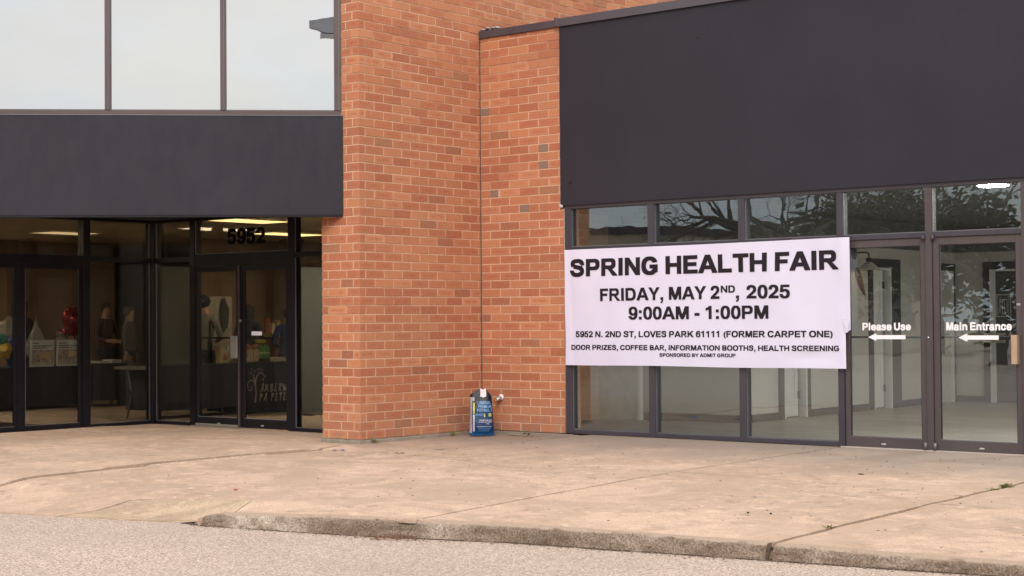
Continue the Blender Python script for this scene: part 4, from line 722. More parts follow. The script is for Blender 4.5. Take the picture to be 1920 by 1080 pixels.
# pull on the right door: a flat bronze plate standing off the stile
bm = bmesh.new(); addbox(bm, 6.757, 6.812, -0.052, -0.046, 0.884, 1.166); addbox(bm, 6.812, 6.817, -0.052, 0.012, 0.884, 1.166); bevel(bm, 0.0015); bm_obj('handle', bm, bronze_pull, d2)
box('handle_shadow_plate', 6.745, 6.757, -0.046, 0.012, 0.880, 1.170, door_m, d2, 0.002)
bm = bmesh.new(); addbox(bm, 6.793, 6.832, 0.008, 0.0115, 1.452, 1.474); bm_obj('lock_cylinder', bm, steel_m, d2)
bm = bmesh.new(); addtube(bm, [(5.885, -0.012, 1.142), (5.885, 0.0, 1.142)], 0.007, 10); bm_obj('screw_cap', bm, white_vinyl, sf)
# the white vinyl words and arrows on the glass
YG = 0.0285
lettering('lettering', 'Please Use', (5.140, YG, 1.213), (1, 0, 0), (0, 0, 1), 0.538, 0.078, white_vinyl, d1, 150, heavy=True)
lettering('lettering', 'Main Entrance', (6.058, YG, 1.211), (1, 0, 0), (0, 0, 1), 0.676, 0.081, white_vinyl, d2, 150, heavy=True)
def arrow(xt, xh, xs, z, hh, hs_, parent):
    bm = bmesh.new(); p = [(xt, z), (xh, z - hh), (xh, z - hs_), (xs, z - hs_), (xs, z + hs_), (xh, z + hs_), (xh, z + hh)]
    a = [bm.verts.new((x, YG, q)) for x, q in p]; b = [bm.verts.new((x, YG + .001, q)) for x, q in p]
    bm.faces.new(a); bm.faces.new(b[::-1]); [bm.faces.new((a[i], b[i], b[(i + 1) % 7], a[(i + 1) % 7])) for i in range(7)]
    bmesh.ops.recalc_face_normals(bm, faces=bm.faces); return bm_obj('arrow', bm, white_vinyl, parent)
arrow(5.202, 5.294, 5.618, 1.143, 0.039, 0.021, d1); arrow(6.186, 6.278, 6.600, 1.140, 0.041, 0.021, d2)

# ------------------------------------------------------------------ the banner
YB = -0.05
ban = thing('banner', (3.17, YB, 0.81), 'large white vinyl banner reading SPRING HEALTH FAIR stretched over the storefront', 'banner')
def bwrap(x, z):
    u = (x - 1.335) / 3.71; v = (z - 0.813) / 1.36
    y = YB + 0.010 * mnoise.noise(Vector((x * 1.3, z * 1.8, 0))) + 0.0036 * mnoise.noise(Vector((x * 5, z * 2.2, 2)))
    # pull creases that run down from the tied top edge
    y += 0.010 * math.sin(x * 5.2 + z * 2.0) * max(0, v - 0.62) + 0.010 * math.exp(-((x - 4.55) / 0.25) ** 2) * math.exp(-((z - 0.93) / 0.06) ** 2)
    y += 0.006 * math.exp(-((x - 1.40 - 0.05 * (2.1 - z)) / 0.035) ** 2) - 0.012 * math.exp(-((x - 4.95) / 0.06) ** 2) * (0.5 + 0.5 * math.sin(z * 7))
    return y
def redge(z): return 5.046 - (0.054 * (1.19 - z) / 0.38 + 0.055 if z < 1.19 else 0.0)
def tedge(x): return 2.166 + (x - 1.335) / 3.71 * 0.014 - 0.006 * math.sin(math.pi * (x - 1.335) / 3.71) ** 2
bm = bmesh.new(); NX, NZ = 110, 44; rows = []
for i in range(NX + 1):
    rw = []
    for k in range(NZ + 1):
        v = k / NZ; x0 = 1.335 + 0.004 * math.sin(v * 9)
        xr_ = 5.044 if v * 1.36 + 0.813 > 1.185 else 4.985 + 0.008 * (1 - v)
        x = x0 + (xr_ - x0) * i / NX; z = 0.813 + (tedge(x) - 0.813) * v + 0.003 * math.sin(x * 3) * (1 - v)
        rw.append(bm.verts.new((x, bwrap(x, z), z)))
    rows.append(rw)
for a, b in zip(rows, rows[1:]):
    for k in range(NZ): F = bm.faces.new((a[k], b[k], b[k + 1], a[k + 1])); F.smooth = True
back = {v: bm.verts.new(v.co + Vector((0, 0.0012, 0))) for v in list(bm.verts)}
for f in list(bm.faces): bm.faces.new([back[v] for v in reversed(f.verts)])
for e in [e for e in bm.edges if len(e.link_faces) == 1 and e.verts[0] in back and e.verts[1] in back]:
    a, b = e.verts; bm.faces.new((a, b, back[b], back[a]))
bmesh.ops.recalc_face_normals(bm, faces=bm.faces); bm_obj('sheet', bm, banner_m, ban)
# torn flap folded forward at the right edge
bm = bmesh.new(); f_ = [(4.955, -0.062, 1.335), (5.040, -0.070, 1.330), (5.030, -0.078, 1.195), (4.988, -0.066, 1.185), (4.962, -0.060, 1.24)]
va = [bm.verts.new(p) for p in f_]; vb = [bm.verts.new((p[0], p[1] + .0012, p[2])) for p in f_]; bm.faces.new(va); bm.faces.new(vb[::-1])
for i in range(5): bm.faces.new((va[i], va[(i + 1) % 5], vb[(i + 1) % 5], vb[i]))
bmesh.ops.recalc_face_normals(bm, faces=bm.faces); bm_obj('torn_flap', bm, banner_m, ban)
def onb(q): return Vector((q.x, bwrap(q.x, q.z) - 0.0045, q.z))
def bl(txt, x0, x1, z0, z1, cap, cap2, space=170, heavy=False):
    me_dir = Vector((x1 - x0, 0, z1 - z0)); return lettering('lettering', txt, (x0, YB, z0), me_dir, (0, 0, 1), (x1 - x0), cap, ink, ban, space, 0, onb, cap2, None, heavy)
bl('SPRING HEALTH FAIR', 1.415, 4.918, 1.846, 1.847, 0.206, 0.206, 160, True)
bl('FRIDAY, MAY 2', 1.848, 3.464, 1.556, 1.561, 0.146, 0.146, 165)
bl('ND', 3.481, 3.661, 1.629, 1.627, 0.078, 0.080)
bl(',', 3.672, 3.712, 1.562, 1.562, 0.146, 0.146)
bl('2025', 3.806, 4.343, 1.560, 1.556, 0.146, 0.147)
bl('9:00AM - 1:00PM', 2.244, 4.078, 1.340, 1.340, 0.146, 0.145, 165)
bl('5952 N. 2ND ST, LOVES PARK 61111 (FORMER CARPET ONE)', 1.488, 4.840, 1.139, 1.142, 0.070, 0.069, 165)
bl('DOOR PRIZES, COFFEE BAR, INFORMATION BOOTHS, HEALTH SCREENING', 1.424, 4.916, 0.991, 0.997, 0.058, 0.058, 165)
bl('SPONSORED BY ADMIT GROUP', 2.667, 3.663, 0.920, 0.923, 0.040, 0.040, 165)

# ------------------------------------------------------------------ lobby behind the right storefront
wallp = simple('lobby_wall_paint', (0.58, 0.535, 0.475), 0.8, 0, 0.04, 1.5)
wallw = simple('lobby_trim_white', (0.76, 0.74, 0.70), 0.6, 0, 0.03)
casing_m = simple('black_casing', (0.030, 0.026, 0.032), 0.45)
def mk_planks():
    b = NB('lobby_floor_planks'); pos = b.pos(); br = b.n('ShaderNodeTexBrick'); br.inputs['Scale'].default_value = 1.0
    for k, v in (('Brick Width', 1.2), ('Row Height', 0.17), ('Mortar Size', 0.004)): br.inputs[k].default_value = v
    br.inputs['Color1'].default_value = (0.27, 0.23, 0.195, 1); br.inputs['Color2'].default_value = (0.40, 0.35, 0.30, 1); br.inputs['Mortar'].default_value = (0.12, 0.10, 0.09, 1)
    b.l(pos, br.inputs['Vector']); g = b.noise(6, 5, 0.6, b.mapping(pos, (0.4, 6, 1)))
    b.col(b.mix(b.rng(g, 0.3, 0.7, 0, 0.4), br.outputs['Color'], (0.22, 0.19, 0.17))); b.rough(0.38); return b.m
planks = mk_planks()
upper_shade = simple('lobby_upper_wall', (0.13, 0.125, 0.12), 0.85)
lob = thing('lobby_room', (4, 4.5, 0), 'pale lobby with black baseboards and white doors seen through the glass doors', None, None, 'structure')
box('floor', -1.5, 12.3, 0.106, 9.3, -0.05, 0.002, planks, lob)
box('ceiling', -1.5, 12.3, 0.125, 9.3, 2.76, 2.80, simple('lobby_ceiling', (0.15, 0.15, 0.155), 0.9), lob)
box('wall', -1.5, 2.1, 2.70, 2.82, 0.002, 2.76, wallp, lob)
for a, b in ((2.822, 3.70), (4.30, 6.35), (6.87, 9.16)): box('wall', 1.98, 2.1, a, b, 0.002, 2.76, wallp, lob)
for a, b in ((3.70, 4.30), (6.35, 6.87)): box('wall', 1.98, 2.1, a, b, 2.075, 2.76, wallp, lob)
box('wall', 2.1, 2.74, 9.16, 9.28, 0.002, 2.76, wallp, lob); box('wall', 2.74, 3.62, 9.16, 9.28, 2.08, 2.76, wallp, lob); box('wall', 3.62, 12.3, 9.16, 9.28, 0.002, 2.76, wallp, lob)
box('wall', 12.3, 12.42, -0.2, 9.28, 0.002, 2.76, wallp, lob); box('wall', -1.62, -1.5, 0.3, 2.82, 0.002, 2.76, wallp, lob)
box('wall', 11.69, 12.42, -0.02, 0.12, 0.002, 2.76, wallp, lob)
box('wall', -1.5, -0.61, 0.0, 0.12, 0.002, 2.76, wallp, lob)
box('wall_band', 2.101, 2.108, 2.83, 9.15, 2.36, 2.758, upper_shade, lob); box('wall_band', -1.5, 2.1, 2.690, 2.699, 2.36, 2.758, upper_shade, lob); box('wall_band', 2.11, 12.2, 9.150, 9.159, 2.36, 2.758, upper_shade, lob)  # dark bands paint the upper walls as if unlit
def base(x0, x1, y0, y1): box('baseboard', x0, x1, y0, y1, 0.003, 0.10, casing_m, lob)
base(-1.5, 2.09, 2.675, 2.699); base(2.101, 2.125, 2.68, 3.55); base(2.101, 2.125, 4.39, 6.17); base(2.101, 2.125, 7.19, 8.60); base(2.13, 2.59, 9.13, 9.159); base(3.8, 12.3, 9.13, 9.159)
box('wall_column', -0.62, -0.46, 2.52, 2.674, 0.003, 2.76, simple('warm_wall', (0.50, 0.41, 0.34), 0.8), lob)
# a low shelf wall seen in the first pane and a switch plate
box('partition', -0.40, 0.62, 2.45, 2.52, 0.003, 2.2, simple('window_partition', (0.60, 0.58, 0.54), 0.75), lob)
box('partition_edge', 0.62, 0.66, 2.44, 2.53, 0.003, 2.2, wallw, lob)
def white_door(y0, y1, angle, hinge, case):
    # casing on the lobby side
    c0, c1, ct = case
    t = thing('interior_door', (2.1, (y0 + y1) / 2, 0), None, parent=None)
    box('casing', 2.101, 2.13, c0, y0 - 0.03, 0.003, ct, casing_m, t); box('casing', 2.101, 2.13, y1 + 0.04, c1, 0.003, ct, casing_m, t)
    box('casing', 2.101, 2.132, c0, c1, 2.07, ct + 0.0, casing_m, t).location.z += 0.001
    box('jamb', 1.975, 2.14, y1, y1 + 0.039, 0.003, 2.068, wallw, t); box('jamb', 1.975, 2.135, y0 - 0.029, y0, 0.003, 2.068, wallw, t)
    box('jamb', 1.975, 2.133, y0 - 0.028, y1 + 0.038, 2.045, 2.0685, wallw, t)
    return t
dA = white_door(3.72, 4.26, 0, 0, (3.58, 4.41, 2.2)); tag(dA, 'open white panelled door seen low under the banner right of centre', 'interior door')
dB = white_door(6.32, 6.82, 0, 0, (6.18, 7.18, 2.2)); tag(dB, 'white six panel door with black casing beside the wall sconce', 'interior door')
dC = white_door(8.60, 9.0, 0, 0, (8.5, 9.13, 2.18)); tag(dC, 'white door and casing seen at the left edge of the right glass door', 'interior door')
def leaf(t, y0, y1, x=2.02):
    bm = bmesh.new(); addbox(bm, x - 0.02, x + 0.02, y0, y1, 0.02, 2.04); bm_obj('leaf', bm, wallw, t)
    for z0, z1 in ((0.22, 0.72), (0.86, 1.30), (1.44, 1.90)):
        bm = bmesh.new(); m_ = 0.09; a, b = y0 + m_, y1 - m_
        for q in ((a, a + 0.02, z0, z1), (b - 0.02, b, z0, z1), (a + .02, b - .02, z0, z0 + .02), (a + .02, b - .02, z1 - .02, z1)): addbox(bm, x + 0.020, x + 0.034, *q)
        bm_obj('raised_panel', bm, wallw, t)
    for z in (0.3, 1.1, 1.82): box('hinge', 2.03, 2.065, y1 - 0.012, y1 + 0.012, z - 0.05, z + 0.05, simple('dark_hinge', (0.10, 0.08, 0.075), 0.4, 0.6), t)
    box('shadow_gap', 2.0, 2.03, y1 + 0.0125, y1 + 0.03, 0.01, 2.03, soft_black, t)
leaf(dA, 3.73, 4.21); leaf(dB, 6.33, 6.77); leaf(dC, 8.61, 8.93)
box('closet_wall', 0.6, 1.97, 2.83, 9.2, 0.0, 2.7, simple('closet_dark', (0.2, 0.19, 0.18), 0.9), lob)
dD = thing('interior_door', (3.1, 9.2, 0), 'dark interior door with a white posted notice, right of the entrance text', 'interior door')
box('casing', 2.59, 2.70, 9.12, 9.158, 0.003, 2.2, casing_m, dD); box('casing', 2.70, 3.8, 9.121, 9.158, 2.08, 2.2, casing_m, dD); box('casing', 3.66, 3.8, 9.12, 9.158, 0.003, 2.08, casing_m, dD)
box('jamb', 2.70, 2.76, 9.11, 9.27, 0.003, 2.079, wallw, dD); box('jamb', 2.76, 3.66, 9.11, 9.27, 2.05, 2.079, wallw, dD)
box('leaf', 2.76, 3.62, 9.2, 9.24, 0.003, 2.05, simple('dark_door_leaf', (0.055, 0.05, 0.05), 0.5), dD)
box('lower_panel', 2.80, 3.5, 9.19, 9.2, 0.15, 0.45, simple('navy_panel', (0.02, 0.025, 0.05), 0.5), dD)
nt_ = thing('posted_notice', (2.89, 9.19, 1.33), 'square notice with white maze-like print on the dark inner door', 'notice')
bm = bmesh.new(); nm = simple('notice_print', (0.45, 0.43, 0.42), 0.6); X0, X1, Z0, Z1 = 2.770, 3.015, 1.335, 1.690
for a in ((X0, X1, Z0, Z0 + .015), (X0, X1, Z1 - .015, Z1), (X0, X0 + .013, Z0 + .0155, Z1 - .0155), (X1 - .013, X1, Z0 + .0155, Z1 - .0155),
          (2.83, 2.955, 1.60, 1.615), (2.83, 2.842, 1.40, 1.60), (2.943, 2.955, 1.40, 1.60), (2.868, 2.88, 1.38, 1.57), (2.905, 2.917, 1.38, 1.57), (2.88, 2.905, 1.38, 1.392)): addbox(bm, a[0], a[1], 9.184, 9.188, a[2], a[3])
for i in range(26):
    z = Z0 + .03 + i * .0115; addbox(bm, X0 + .018, X0 + .018 + random.uniform(.012, .034), 9.1842, 9.1882, z, z + .005); addbox(bm, X1 - .052, X1 - .052 + random.uniform(.012, .034), 9.1842, 9.1882, z, z + .005)
bm_obj('print', bm, nm, nt_); box('sheet', X0 - .004, X1 + .004, 9.189, 9.192, Z0 - .004, Z1 + .004, simple('notice_sheet', (0.06, 0.055, 0.055), 0.6), nt_)
# sconce and wall art
sc_ = thing('wall_sconce', (2.11, 5.75, 2.25), 'black wall sconce with a lit conical glass shade', 'sconce')
blk = simple('sconce_black', (0.03, 0.025, 0.022), 0.4, 0.5)
lathe('wall_plate', (2.101, 5.74, 2.24), [(0.0001, 0), (0.075, 0.0), (0.075, 0.02), (0.05, 0.028), (0.0001, 0.03)], blk, sc_, 20, Vector((1, 0, 0))).scale = (1, 1, 1.45)
tube('arm', [(2.12, 5.74, 2.27), (2.30, 5.74, 2.27), (2.34, 5.74, 2.25), (2.34, 5.74, 2.17)], 0.011, blk, sc_)
lathe('socket', (2.34, 5.74, 2.12), [(0.0001, 0.07), (0.03, 0.07), (0.045, 0.05), (0.03, 0.0), (0.0001, 0.0)][::-1], blk, sc_, 16)
bm = bmesh.new(); rr = []
for r_, z in ((0.04, 2.13), (0.155, 2.03), (0.158, 2.022), (0.15, 2.03), (0.037, 2.127)): rr.append([bm.verts.new((2.34 + r_ * math.cos(k * math.pi / 12), 5.74 + r_ * math.sin(k * math.pi / 12), z)) for k in range(24)])
for a, b in zip(rr, rr[1:]):
    for k in range(24): F = bm.faces.new((a[k], a[(k + 1) % 24], b[(k + 1) % 24], b[k])); F.smooth = True
bm_obj('shade', bm, simple('sconce_shade', (0.62, 0.56, 0.48), 0.3), sc_)
bm = bmesh.new(); ellipsoid(bm, (2.34, 5.74, 2.07), (0.026, 0.026, 0.038)); bm_obj('bulb', bm, emis('warm_bulb', (1.0, 0.62, 0.33), 22.0), sc_)
art = thing('wall_art', (2.11, 5.93, 1.87), 'long leaf shaped wooden wall carving hanging below the sconce', 'wall art')
bm = bmesh.new(); n = 18; rows = []
for i in range(n + 1):
    t = i / n; w = 0.12 * math.sin(math.pi * min(1, t * 0.93 + 0.05)) ** 0.7 * (1 - 0.45 * t) + 0.004; z = 2.06 - 0.40 * t; y = 5.84 + 0.22 * t ** 1.4
    rows.append([bm.verts.new((2.106 + 0.028 * math.sin(math.pi * k / 6), y + w * (k / 3 - 1), z)) for k in range(7)])
for a, b in zip(rows, rows[1:]):
    for k in range(6): F = bm.faces.new((a[k], b[k], b[k + 1], a[k + 1])); F.smooth = True
def mk_wood():
    b = NB('carved_wood'); v = b.noise(20, 5, 0.7, b.mapping(b.pos(), (1, 1, 0.2))); b.col(b.ramp(v, [(0.3, (0.10, 0.055, 0.035)), (0.7, (0.24, 0.15, 0.10))])); b.rough(0.7); return b.m
bm_obj('carving', bm, mk_wood(), art)
disc_m = emis('disc_light_bright', (1.0, 0.93, 0.85), 215.0)
for k, (x, y) in enumerate(((7.5, 1.6), (7.4, 4.4), (7.2, 7.2), (10.3, 2.0), (10.3, 6.5))):  # unseen discs added to fill the lobby with light
    t_ = thing('ceiling_light', (x, y, 2.745), ['nearest', 'second', 'third', 'fourth', 'farthest'][k] + ' round lobby ceiling light beyond the right edge of the photo', 'ceiling light', 'lobby ceiling lights out of view')
    lathe('diffuser', (x, y, 2.735), [(0.0001, 0.0), (0.15, 0.002), (0.165, 0.012), (0.165, 0.02), (0.0001, 0.021)], disc_m, t_, 24)
dl = thing('ceiling_light', (6.0, 1.38, 2.745), 'round white ceiling light glowing inside the upper right pane', 'ceiling light')
lathe('diffuser', (6.0, 1.38, 2.735), [(0.0001, 0.0), (0.15, 0.002), (0.165, 0.012), (0.165, 0.02), (0.0001, 0.021)], disc_m, dl, 32)
lathe('trim_ring', (6.0, 1.38, 2.745), [(0.166, 0.0), (0.19, 0.002), (0.19, 0.014), (0.166, 0.0145)], white_vinyl, dl, 32)
sp_ = thing('stair_post', (2.72, 9.1, 1.0), 'pale wooden rail crossing behind the right arrow', 'rail')
box('rail', 2.47, 3.02, 8.9, 8.94, 1.045, 1.09, simple('rail_wood', (0.45, 0.38, 0.27), 0.5), sp_); box('rail', 2.47, 3.02, 8.9, 8.94, 0.94, 0.98, MATS['rail_wood'], sp_)
for o_ in (dA, dB, dC, dD): pass

# ------------------------------------------------------------------ recessed entrance at the left
re_ = thing('storefront', (-3.2, -1.55, 0), 'black framed glass entrance in the recess under the dark band, numbered 5952', 'storefront')
YR, XR = -1.55, -4.42
def yb(name, x0, x1, z0, z1, mat=black_m, d0=0.0, d1=0.11, parent=re_): return box(name, x0, x1, YR + d0, YR + d1, z0, z1, mat, parent, 0.002)
def xb(name, y0, y1, z0, z1, mat=black_m, d0=0.0, d1=0.11, parent=re_): return box(name, XR - d1, XR - d0, y0, y1, z0, z1, mat, parent, 0.002)
box('corner_post', XR - 0.10, XR + 0.045, YR - 0.045, YR + 0.10, 0.002, 2.70, black_m, re_, 0.003)
yb('head', XR + 0.046, -0.61, 2.664, 2.70); xb('head', -6.5, YR - 0.046, 2.664, 2.70)
for a, b in ((-3.665, -3.567), (-1.803, -1.69)): yb('mullion', a, b, 0.002, 2.663, black_m, -0.006, 0.116)
yb('jamb', -0.66, -0.611, 0.002, 2.663)
yb('transom_bar', XR + 0.046, -3.666, 2.135, 2.2); yb('transom_bar', -1.689, -0.661, 2.135, 2.2); yb('door_header', -3.566, -1.804, 2.066, 2.222)
yb('sill', XR + 0.046, -3.666, 0.002, 0.045); yb('sill', -1.689, -0.661, 0.002, 0.045)
def pane_y(x0, x1, z0, z1): box('pane', x0, x1, YR + 0.05, YR + 0.056, z0, z1, glass_l, re_)
def pane_x(y0, y1, z0, z1): box('pane', XR - 0.056, XR - 0.05, y0, y1, z0, z1, glass_l, re_)
for a, b in ((XR + 0.046, -3.665), (-1.69, -0.66)):
    pane_y(a, b, 0.04, 2.14); pane_y(a, b, 2.196, 2.668)
    box('sill_bead', a, b, YR + 0.01, YR + 0.022, 0.045, 0.052, bead_m, re_); box('side_bead', a + .001, a + 0.011, YR + 0.008, YR + 0.02, 0.053, 2.66, bead_m, re_)
pane_y(-3.568, -1.802, 2.218, 2.668); box('side_bead', -3.566, -3.558, YR + 0.008, YR + 0.02, 2.2225, 2.66, bead_m, re_)
box('head_bead', -3.557, -1.804, YR + 0.008, YR + 0.02, 2.2225, 2.230, bead_m, re_)
dl1 = glass_door(-3.566, -2.708, -3.518, -2.762, True, re_, YR - 0.01, black_m, glass_l, 0.125, 2.0, 2.066)
dl2 = glass_door(-2.706, -1.804, -2.622, -1.846, False, re_, YR - 0.01, black_m, glass_l, 0.125, 2.0, 2.066)
box('astragal', -2.712, -2.690, YR - 0.018, YR + 0.0, 0.02, 2.06, simple('astragal_bronze', (0.12, 0.085, 0.075), 0.4, 0.3), dl1)
box('pull_plate', -2.815, -2.685, YR - 0.055, YR - 0.05, 0.885, 1.168, steel_m, dl1, 0.002)
box('pull_return', -2.815, -2.809, YR - 0.0495, YR + 0.0, 0.885, 1.168, steel_m, dl1, 0.001)
bm = bmesh.new(); addtube(bm, [(-2.675, YR - 0.02, 1.36), (-2.675, YR + 0.0, 1.36)], 0.016, 14); bm_obj('lock_cylinder', bm, steel_m, dl2)
box('threshold', -3.60, -2.70, YR - 0.05, YR + 0.1, 0.002, 0.012, steel_m, re_)
box('door_sweep', -3.55, -2.74, YR - 0.012, YR + 0.0015, 0.014, 0.042, steel_m, dl1, 0.002)
box('posted_card', -2.49, -2.30, YR + 0.012, YR + 0.0155, 1.175, 1.225, white_vinyl, dl2)
lettering('house_number', '5952', (-2.984, YR + 0.0488, 2.335), (1, 0, -0.008), (0, 0, 1), 0.715, 0.205, simple('number_vinyl_black', (0.004, 0.004, 0.004), 0.8, spec=0.1), re_, 170, 4, heavy=True)
# the side of the recess that runs towards the camera, with a second pair of doors
for a, b in ((-2.66, -2.555),): xb('mullion', a, b, 0.002, 2.663, black_m, -0.006, 0.116)
xb('transom_bar', -2.554, YR - 0.046, 2.135, 2.2); xb('door_header', -4.75, -2.661, 2.09, 2.206); xb('sill', -2.554, YR - 0.046, 0.002, 0.045); xb('sill', -6.5, -2.661, 0.002, 0.022)
pane_x(-2.556, YR - 0.045, 0.04, 2.14); pane_x(-2.556, YR - 0.045, 2.196, 2.668); pane_x(-4.6, -2.66, 2.2, 2.668)
box('side_bead', XR - 0.02, XR - 0.008, -2.5545, -2.544, 0.046, 2.134, bead_m, re_); box('side_bead', XR - 0.02, XR - 0.008, YR - 0.056, YR - 0.0455, 0.046, 2.66, bead_m, re_)
box('sill_bead', XR - 0.022, XR - 0.01, -2.543, YR - 0.057, 0.045, 0.052, bead_m, re_)
xb('jamb', -4.70, -4.60, 0.002, 2.663); pane_x(-6.4, -4.7, 0.04, 2.668)
def door_x(y0, y1, gy0, gy1):
    t = thing('door', (XR, y0, 0), parent=re_); bm = bmesh.new()
    x0, x1 = XR - 0.052, XR - 0.010
    addbox(bm, x0, x1, y0 + .003, gy0, 0.024, 2.088); addbox(bm, x0, x1, gy1, y1 - .003, 0.024, 2.088); addbox(bm, x0 + .0005, x1 - .0005, gy0, gy1, 2.03, 2.088); addbox(bm, x0 + .0005, x1 - .0005, gy0, gy1, 0.024, 0.075)
    bevel(bm, 0.002); bm_obj('door_frame', bm, black_m, t); box('pane', XR - 0.034, XR - 0.028, gy0 - .003, gy1 + .003, 0.07, 2.034, glass_l, t)
    box('bead', XR - 0.02, XR - 0.011, gy0, gy1, 0.075, 0.081, bead_m, t); box('bead', XR - 0.02, XR - 0.011, gy0 - .0001, gy0 + 0.007, 0.0812, 2.03, bead_m, t)
door_x(-3.62, -2.662, -3.515, -2.72); door_x(-4.58, -3.622, -4.52, -3.672)

# the exhibition room
room = thing('exhibition_room', (-8, 1, 0), 'dim carpeted room behind the tinted glass at the left', None, None, 'structure')
carpet = simple('brown_carpet', (0.27, 0.21, 0.165), 0.95, 0, 0.25, 3); tanw = simple('tan_room_wall', (0.36, 0.25, 0.16), 0.85, 0, 0.08, 1.2); greyw = simple('grey_room_wall', (0.22, 0.23, 0.22), 0.8, 0, 0.06, 1)
bm = bmesh.new(); fl = [(-16, -6.6), (-4.55, -6.6), (-4.5, -1.46), (-0.62, -1.46), (-1.64, 0.0), (-1.64, 9.2), (-16, 9.2)]
va = [bm.verts.new((x, y, 0.0)) for x, y in fl]; vb = [bm.verts.new((x, y, -0.1)) for x, y in fl]; bm.faces.new(va); bm.faces.new(vb[::-1]); bmesh.ops.recalc_face_normals(bm, faces=bm.faces); bm_obj('floor', bm, carpet, room)
bm = bmesh.new(); va = [bm.verts.new((x, y, 2.79)) for x, y in fl]; vb = [bm.verts.new((x, y, 2.85)) for x, y in fl]; bm.faces.new(va[::-1]); bm.faces.new(vb); bmesh.ops.recalc_face_normals(bm, faces=bm.faces); bm_obj('ceiling', bm, simple('room_ceiling', (0.62, 0.57, 0.46), 0.9, 0, 0.1, 1), room)
box('wall', -16.1, -16, -6.6, 9.2, 0, 2.8, tanw, room); box('wall', -16, -1.7, 9.2, 9.3, 0, 2.8, tanw, room); box('wall', -16, -4.6, -6.8, -6.7, 0, 2.8, greyw, room); box('wall', -1.75, -1.65, 0.0, 9.2, 0, 2.8, greyw, room); box('wall', -1.64, -0.62, 0.0, 0.1, 0, 2.8, greyw, room)
box('wall', -11.9, -11.8, -2.5, 3.4, 0, 2.8, tanw, room); box('column', -11.79, -11.5, 0.9, 1.15, 0, 2.8, simple('column_brown', (0.19, 0.135, 0.095), 0.8), room)
box('column', -8.2, -8.0, 4.2, 4.6, 0.0, 2.8, MATS['column_brown'], room); box('wall', -9.0, -8.9, 3.0, 8, 0, 2.8, MATS['tan_room_wall'], room)
box('wall_band', -11.79, -11.76, -2.4, 0.9, 2.3, 2.79, greyw, room)
trof = emis('fluorescent_panel', (1.0, 0.70, 0.28), 4.5); trof2 = emis('fluorescent_panel_dim', (1.0, 0.72, 0.36), 1.4)
def troffer(cx, cy, lx, ly, label, m=trof):
    t = thing('ceiling_light', (cx, cy, 2.78), label, 'ceiling light', 'fluorescent panels in the left room')
    box('diffuser', cx - lx / 2, cx + lx / 2, cy - ly / 2, cy + ly / 2, 2.776, 2.786, m, t)
    bm = bmesh.new()
    for a in ((cx - lx / 2 - .02, cx + lx / 2 + .02, cy - ly / 2 - .02, cy - ly / 2), (cx - lx / 2 - .02, cx + lx / 2 + .02, cy + ly / 2, cy + ly / 2 + .02), (cx - lx / 2 - .02, cx - lx / 2, cy - ly / 2, cy + ly / 2), (cx + lx / 2, cx + lx / 2 + .02, cy - ly / 2, cy + ly / 2)): addbox(bm, *a, 2.774, 2.788)
    bm_obj('frame', bm, wallw, t)
troffer(-4.52, 0.18, 0.62, 1.18, 'glowing ceiling panel right above the number 5952')
troffer(-6.74, 3.06, 0.60, 1.2, 'glowing ceiling panel seen behind the last digit and the post')
troffer(-8.9, 0.25, 0.62, 0.9, 'dim ceiling panel seen through the left transom pane', trof2)
troffer(-10.2, 4.8, 0.58, 1.18, 'dim ceiling panel deep in the left room', trof2)

tb_ = emis('fluorescent_panel_near', (1.0, 0.80, 0.52), 42.0)  # bright unseen panels added to fill the left room
for x, y, w_ in ((-6.4, -4.3, 'first'), (-8.6, -3.1, 'second'), (-10.4, -2.0, 'third')): troffer(x, y, 0.58, 1.18, w_ + ' ceiling panel past the left edge of the photo, counted from the recess', tb_)
for x, y, w_ in ((-2.5, 1.3, 'nearer'), (-2.7, 3.6, 'farther')): troffer(x, y, 0.58, 1.18, w_ + ' one of two ceiling panels hidden behind the brick wall', emis('fluorescent_panel_' + w_, (1.0, 0.82, 0.56), 62.0))  # hidden panels added to light the tables and people
navy = simple('navy_tablecloth', (0.0045, 0.006, 0.022), 0.8, 0, 0.3, 5); gray_l = simple('folding_table_leg', (0.30, 0.28, 0.26), 0.4, 0.5)
def draped_table(name, x0, x1, y0, y1, h, zb, label, kind=navy, sideopen=False):
    """folding table whose long side faces +x under a floor cloth"""
    t = thing(name, ((x0 + x1) / 2, (y0 + y1) / 2, 0), label, 'table')
    box('tabletop', x0 + 0.01, x1 - 0.01, y0 + 0.01, y1 - 0.01, h - 0.045, h - 0.006, gray_l, t)
    for xx in (x0 + 0.1, x1 - 0.1):
        for yy_ in (y0 + 0.16, y1 - 0.16): tube('leg', [(xx, yy_, 0.004), (xx, yy_ + (0.09 if yy_ < (y0 + y1) / 2 else -0.09), 0.35), (xx, yy_ + (0.02 if yy_ < (y0 + y1) / 2 else -0.02), h - 0.05)], 0.014, gray_l, t, 8)
    return t
